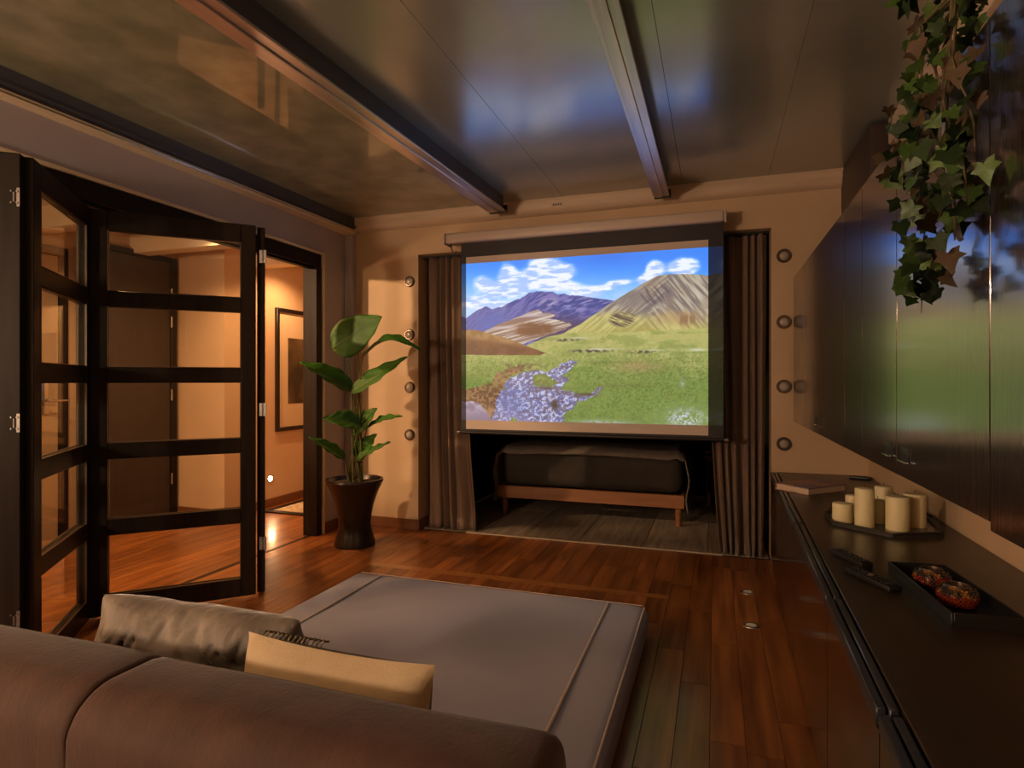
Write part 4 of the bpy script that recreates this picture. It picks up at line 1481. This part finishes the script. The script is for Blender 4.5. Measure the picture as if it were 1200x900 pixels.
# (base, tip, width, side vector, droop, cup)
leaves = [
    (P(-0.175, 1.47, 0.02), P(0.215, 1.70, -0.06), 0.33, F * 0.25 + U * 1.0 - R * 0.5, 0.0, 0.05),
    (P(0.065, 1.40, -0.03), P(0.52, 1.44, -0.10), 0.20, F * 1.0 + U * 0.35, 0.11, 0.3),
    (P(-0.015, 1.135, -0.04), P(0.41, 1.40, -0.10), 0.20, F * 0.7 + U * 0.75, 0.0, 0.25),
    (P(-0.02, 1.15, 0.02), P(-0.37, 1.36, -0.12), 0.20, F * 0.8 + U * 0.7, 0.02, 0.3),
    (P(0.06, 0.90, -0.08), P(-0.19, 0.95, -0.16), 0.20, F * 0.8 + U * 0.6, 0.02, 0.25),
    (P(-0.03, 0.83, 0.04), P(0.17, 1.02, -0.02), 0.19, F * 0.5 + U * 0.8 - R * 0.3, 0.0, 0.25),
    (P(0.09, 0.87, 0.0), P(0.37, 0.965, -0.08), 0.13, F * 1.0 + U * 0.4, 0.02, 0.3),
    (P(-0.07, 0.64, 0.0), P(-0.31, 0.815, -0.10), 0.12, F * 0.8 + U * 0.6, 0.01, 0.3),
    (P(0.0, 0.64, 0.02), P(0.17, 0.83, -0.03), 0.18, F * 0.5 + U * 0.8 - R * 0.3, 0.0, 0.25),
    (P(0.03, 0.65, -0.06), P(0.29, 0.78, -0.12), 0.12, F * 1.0 + U * 0.5, 0.0, 0.25),
]
for i, lf in enumerate(leaves):
    base = big_leaf(*lf)
    an = i * 2.4
    root = P(0.055 * math.cos(an), 0.466, 0.055 * math.sin(an))
    midp = (root + base) / 2 + P(0.02 * math.cos(an), 0.0, 0.02 * math.sin(an))
    if i == 0:
        base = P(0.02, 1.45, 0.02)
        midp = (root + base) / 2
    bm = bmesh.new()
    pts = bez(root, midp, base, 10)
    tube(bm, pts, [0.0085 - 0.0045 * q / 10 for q in range(11)], 8)
    fin('stem', bm, M['stem'], pt)
bm = bmesh.new()
tube(bm, bez(P(0.05, 0.466, 0.03), P(0.0, 0.9, 0.03), P(-0.06, 1.38, 0.05), 8), 0.005, 6)
fin('stem', bm, M['stem'], pt)
tag(pt, 'tall broad-leaved plant in a flared black-brown pot by the back left corner', 'potted plant')

# ---------------------------------------------------------------- ivy on the wall cabinets
iv = empty('hanging_ivy', (0.66, 1.42, 1.907))
IVO = Vector((0.66, 1.42, 1.907))
bm = bmesh.new()
lathe(bm, [(0.07, 0.0), (0.09, 0.11), (0.098, 0.125), (0.092, 0.125), (0.085, 0.10)], 28)
fin('pot', bm, M['pot'], iv)
bm = bmesh.new()
lathe(bm, [(0.084, 0.10), (0.04, 0.108), (0.01, 0.11)], 20)
fin('soil', bm, M['soil'], iv)
ivm = []
for var in range(4):
    bm = bmesh.new()
    rr = random.Random(var)
    outl = [(0, 0), (0.20, -0.16), (0.46, -0.20), (0.40, 0.06), (0.66, 0.26), (0.34, 0.42), (0.22, 0.62), (0.0, 1.0), (-0.22, 0.62), (-0.34, 0.42), (-0.66, 0.26), (-0.40, 0.06), (-0.46, -0.20), (-0.20, -0.16)]
    outl = [(x_ * (1 + 0.12 * rr.uniform(-1, 1)), y_ * (1 + 0.1 * rr.uniform(-1, 1))) for x_, y_ in outl]
    ctr = bm.verts.new((0, 0.25, 0))
    vv = []
    for x_, y_ in outl:
        z_ = -0.16 * (x_ * x_) - 0.10 * max(0, y_ - 0.2) ** 2 + 0.05 * rr.uniform(-1, 1)
        vv.append(bm.verts.new((x_, y_, z_)))
    n = len(vv)
    for i in range(n):
        bm.faces.new((ctr, vv[i], vv[(i + 1) % n]))
    r_ = bmesh.ops.solidify(bm, geom=bm.faces[:], thickness=0.012)
    for mk in ('ivy', 'ivydark', 'ivydry'):
        me = bpy.data.meshes.new('ivy_leaf')
        bm.to_mesh(me)
        me.materials.append(M[mk])
        for p_ in me.polygons:
            p_.use_smooth = True
        me.set_sharp_from_angle(angle=math.radians(50))
        ivm.append((mk, me))
    bm.free()
bykind = {k: [m_ for kk, m_ in ivm if kk == k] for k in ('ivy', 'ivydark', 'ivydry')}
# envelope: z -> (ymin, ymax)
env = [(2.20, 1.36, 1.68), (2.05, 1.30, 1.67), (1.92, 1.27, 1.66), (1.80, 1.28, 1.68), (1.72, 1.27, 1.64), (1.62, 1.30, 1.53), (1.54, 1.33, 1.50), (1.47, 1.36, 1.56), (1.42, 1.45, 1.56)]


def envat(z):
    zs = [e_[0] for e_ in env][::-1]
    return np.interp(z, zs, [e_[1] for e_ in env][::-1]), np.interp(z, zs, [e_[2] for e_ in env][::-1])


strands = []
for k in range(9):
    fy = (k + 0.5) / 9
    zend = [1.60, 1.50, 1.45, 1.62, 1.50, 1.43, 1.55, 1.44, 1.70][k]
    pts = [Vector((0.64, 1.42, 2.01))]
    pts.append(Vector((0.53, 1.45 + 0.1 * (fy - 0.5), 2.04 + 0.05 * rnd.random())))
    z = 2.0
    while z > zend:
        a, b_ = envat(z)
        pts.append(Vector((0.445 + 0.02 * math.sin(z * 9 + k), a + (b_ - a) * (0.12 + 0.76 * fy) + 0.014 * math.sin(z * 21 + k * 2), z)))
        z -= 0.05
    strands.append(pts)
    bm = bmesh.new()
    tube(bm, [p_ - IVO for p_ in pts], [0.0035 - 0.002 * i / len(pts) for i in range(len(pts))], 5)
    fin('vine', bm, M['vine'], iv)


def put_leaf(p, s, kind, rx_, ry_, rz_):
    me = rnd.choice(bykind[kind])
    o_ = link('leaf', me, iv)
    o_.location = p - IVO
    o_.scale = (s, s, s)
    o_.rotation_euler = (rx_, ry_, rz_)
    return o_


cnt = 0
for z in np.linspace(2.20, 1.42, 27):
    a, b_ = envat(z)
    dens = 11 if z > 1.56 else 5
    for q in range(dens):
        y = a + (b_ - a) * (q + rnd.random()) / dens
        depth = rnd.uniform(0.375, 0.468)
        if z > 1.93:
            depth = rnd.uniform(0.40, 0.56)
        r_ = rnd.random()
        kind = 'ivy' if r_ < 0.46 else ('ivydark' if r_ < 0.86 else 'ivydry')
        if 1.72 < z < 1.92 and rnd.random() < 0.22:
            kind = 'ivydry'
        # blade faces roughly the room (-x, -y), tip down
        put_leaf(Vector((depth, y, z + rnd.uniform(-0.015, 0.015))), rnd.uniform(0.027, 0.043), kind,
                 math.radians(-90 + rnd.uniform(-40, 35)), math.radians(rnd.uniform(-45, 45)), math.radians(-35 + rnd.uniform(-50, 50)))
        cnt += 1
for py_, pz_ in ((1.555, 1.53), (1.585, 1.50), (1.565, 1.47), (1.53, 1.485), (1.56, 1.435), (1.50, 1.455), (1.515, 1.44), (1.47, 1.45)):
    put_leaf(Vector((0.44, py_, pz_)), rnd.uniform(0.03, 0.04), rnd.choice(['ivy', 'ivydark']), math.radians(-90 + rnd.uniform(-25, 25)), math.radians(rnd.uniform(-40, 40)), math.radians(-20 + rnd.uniform(-30, 30)))
bm = bmesh.new()
tube(bm, [Vector(q) - IVO for q in ((0.445, 1.53, 1.62), (0.44, 1.56, 1.52), (0.44, 1.54, 1.46), (0.44, 1.56, 1.42), (0.442, 1.575, 1.375))], [0.002, 0.002, 0.0016, 0.0014, 0.001], 5)
fin('vine', bm, M['vine'], iv)
tag(iv, 'leafy green ivy trailing from a pot on top of the gloss wall cabinets', 'ivy')
bm = bmesh.new()
tube(bm, [Vector((0.47, 1.50, 1.80)) - IVO, Vector((0.455, 1.49, 1.72)) - IVO, Vector((0.462, 1.46, 1.64)) - IVO, Vector((0.452, 1.44, 1.56)) - IVO, Vector((0.46, 1.40, 1.50)) - IVO], [0.006, 0.012, 0.008, 0.013, 0.005], 6)
rb = fin('wrap_strip', bm, M['ribbon'], iv)
rb['label'] = 'crumpled pale grey wrap'
print('ivy leaves', cnt, 'objects', len(bpy.data.objects))
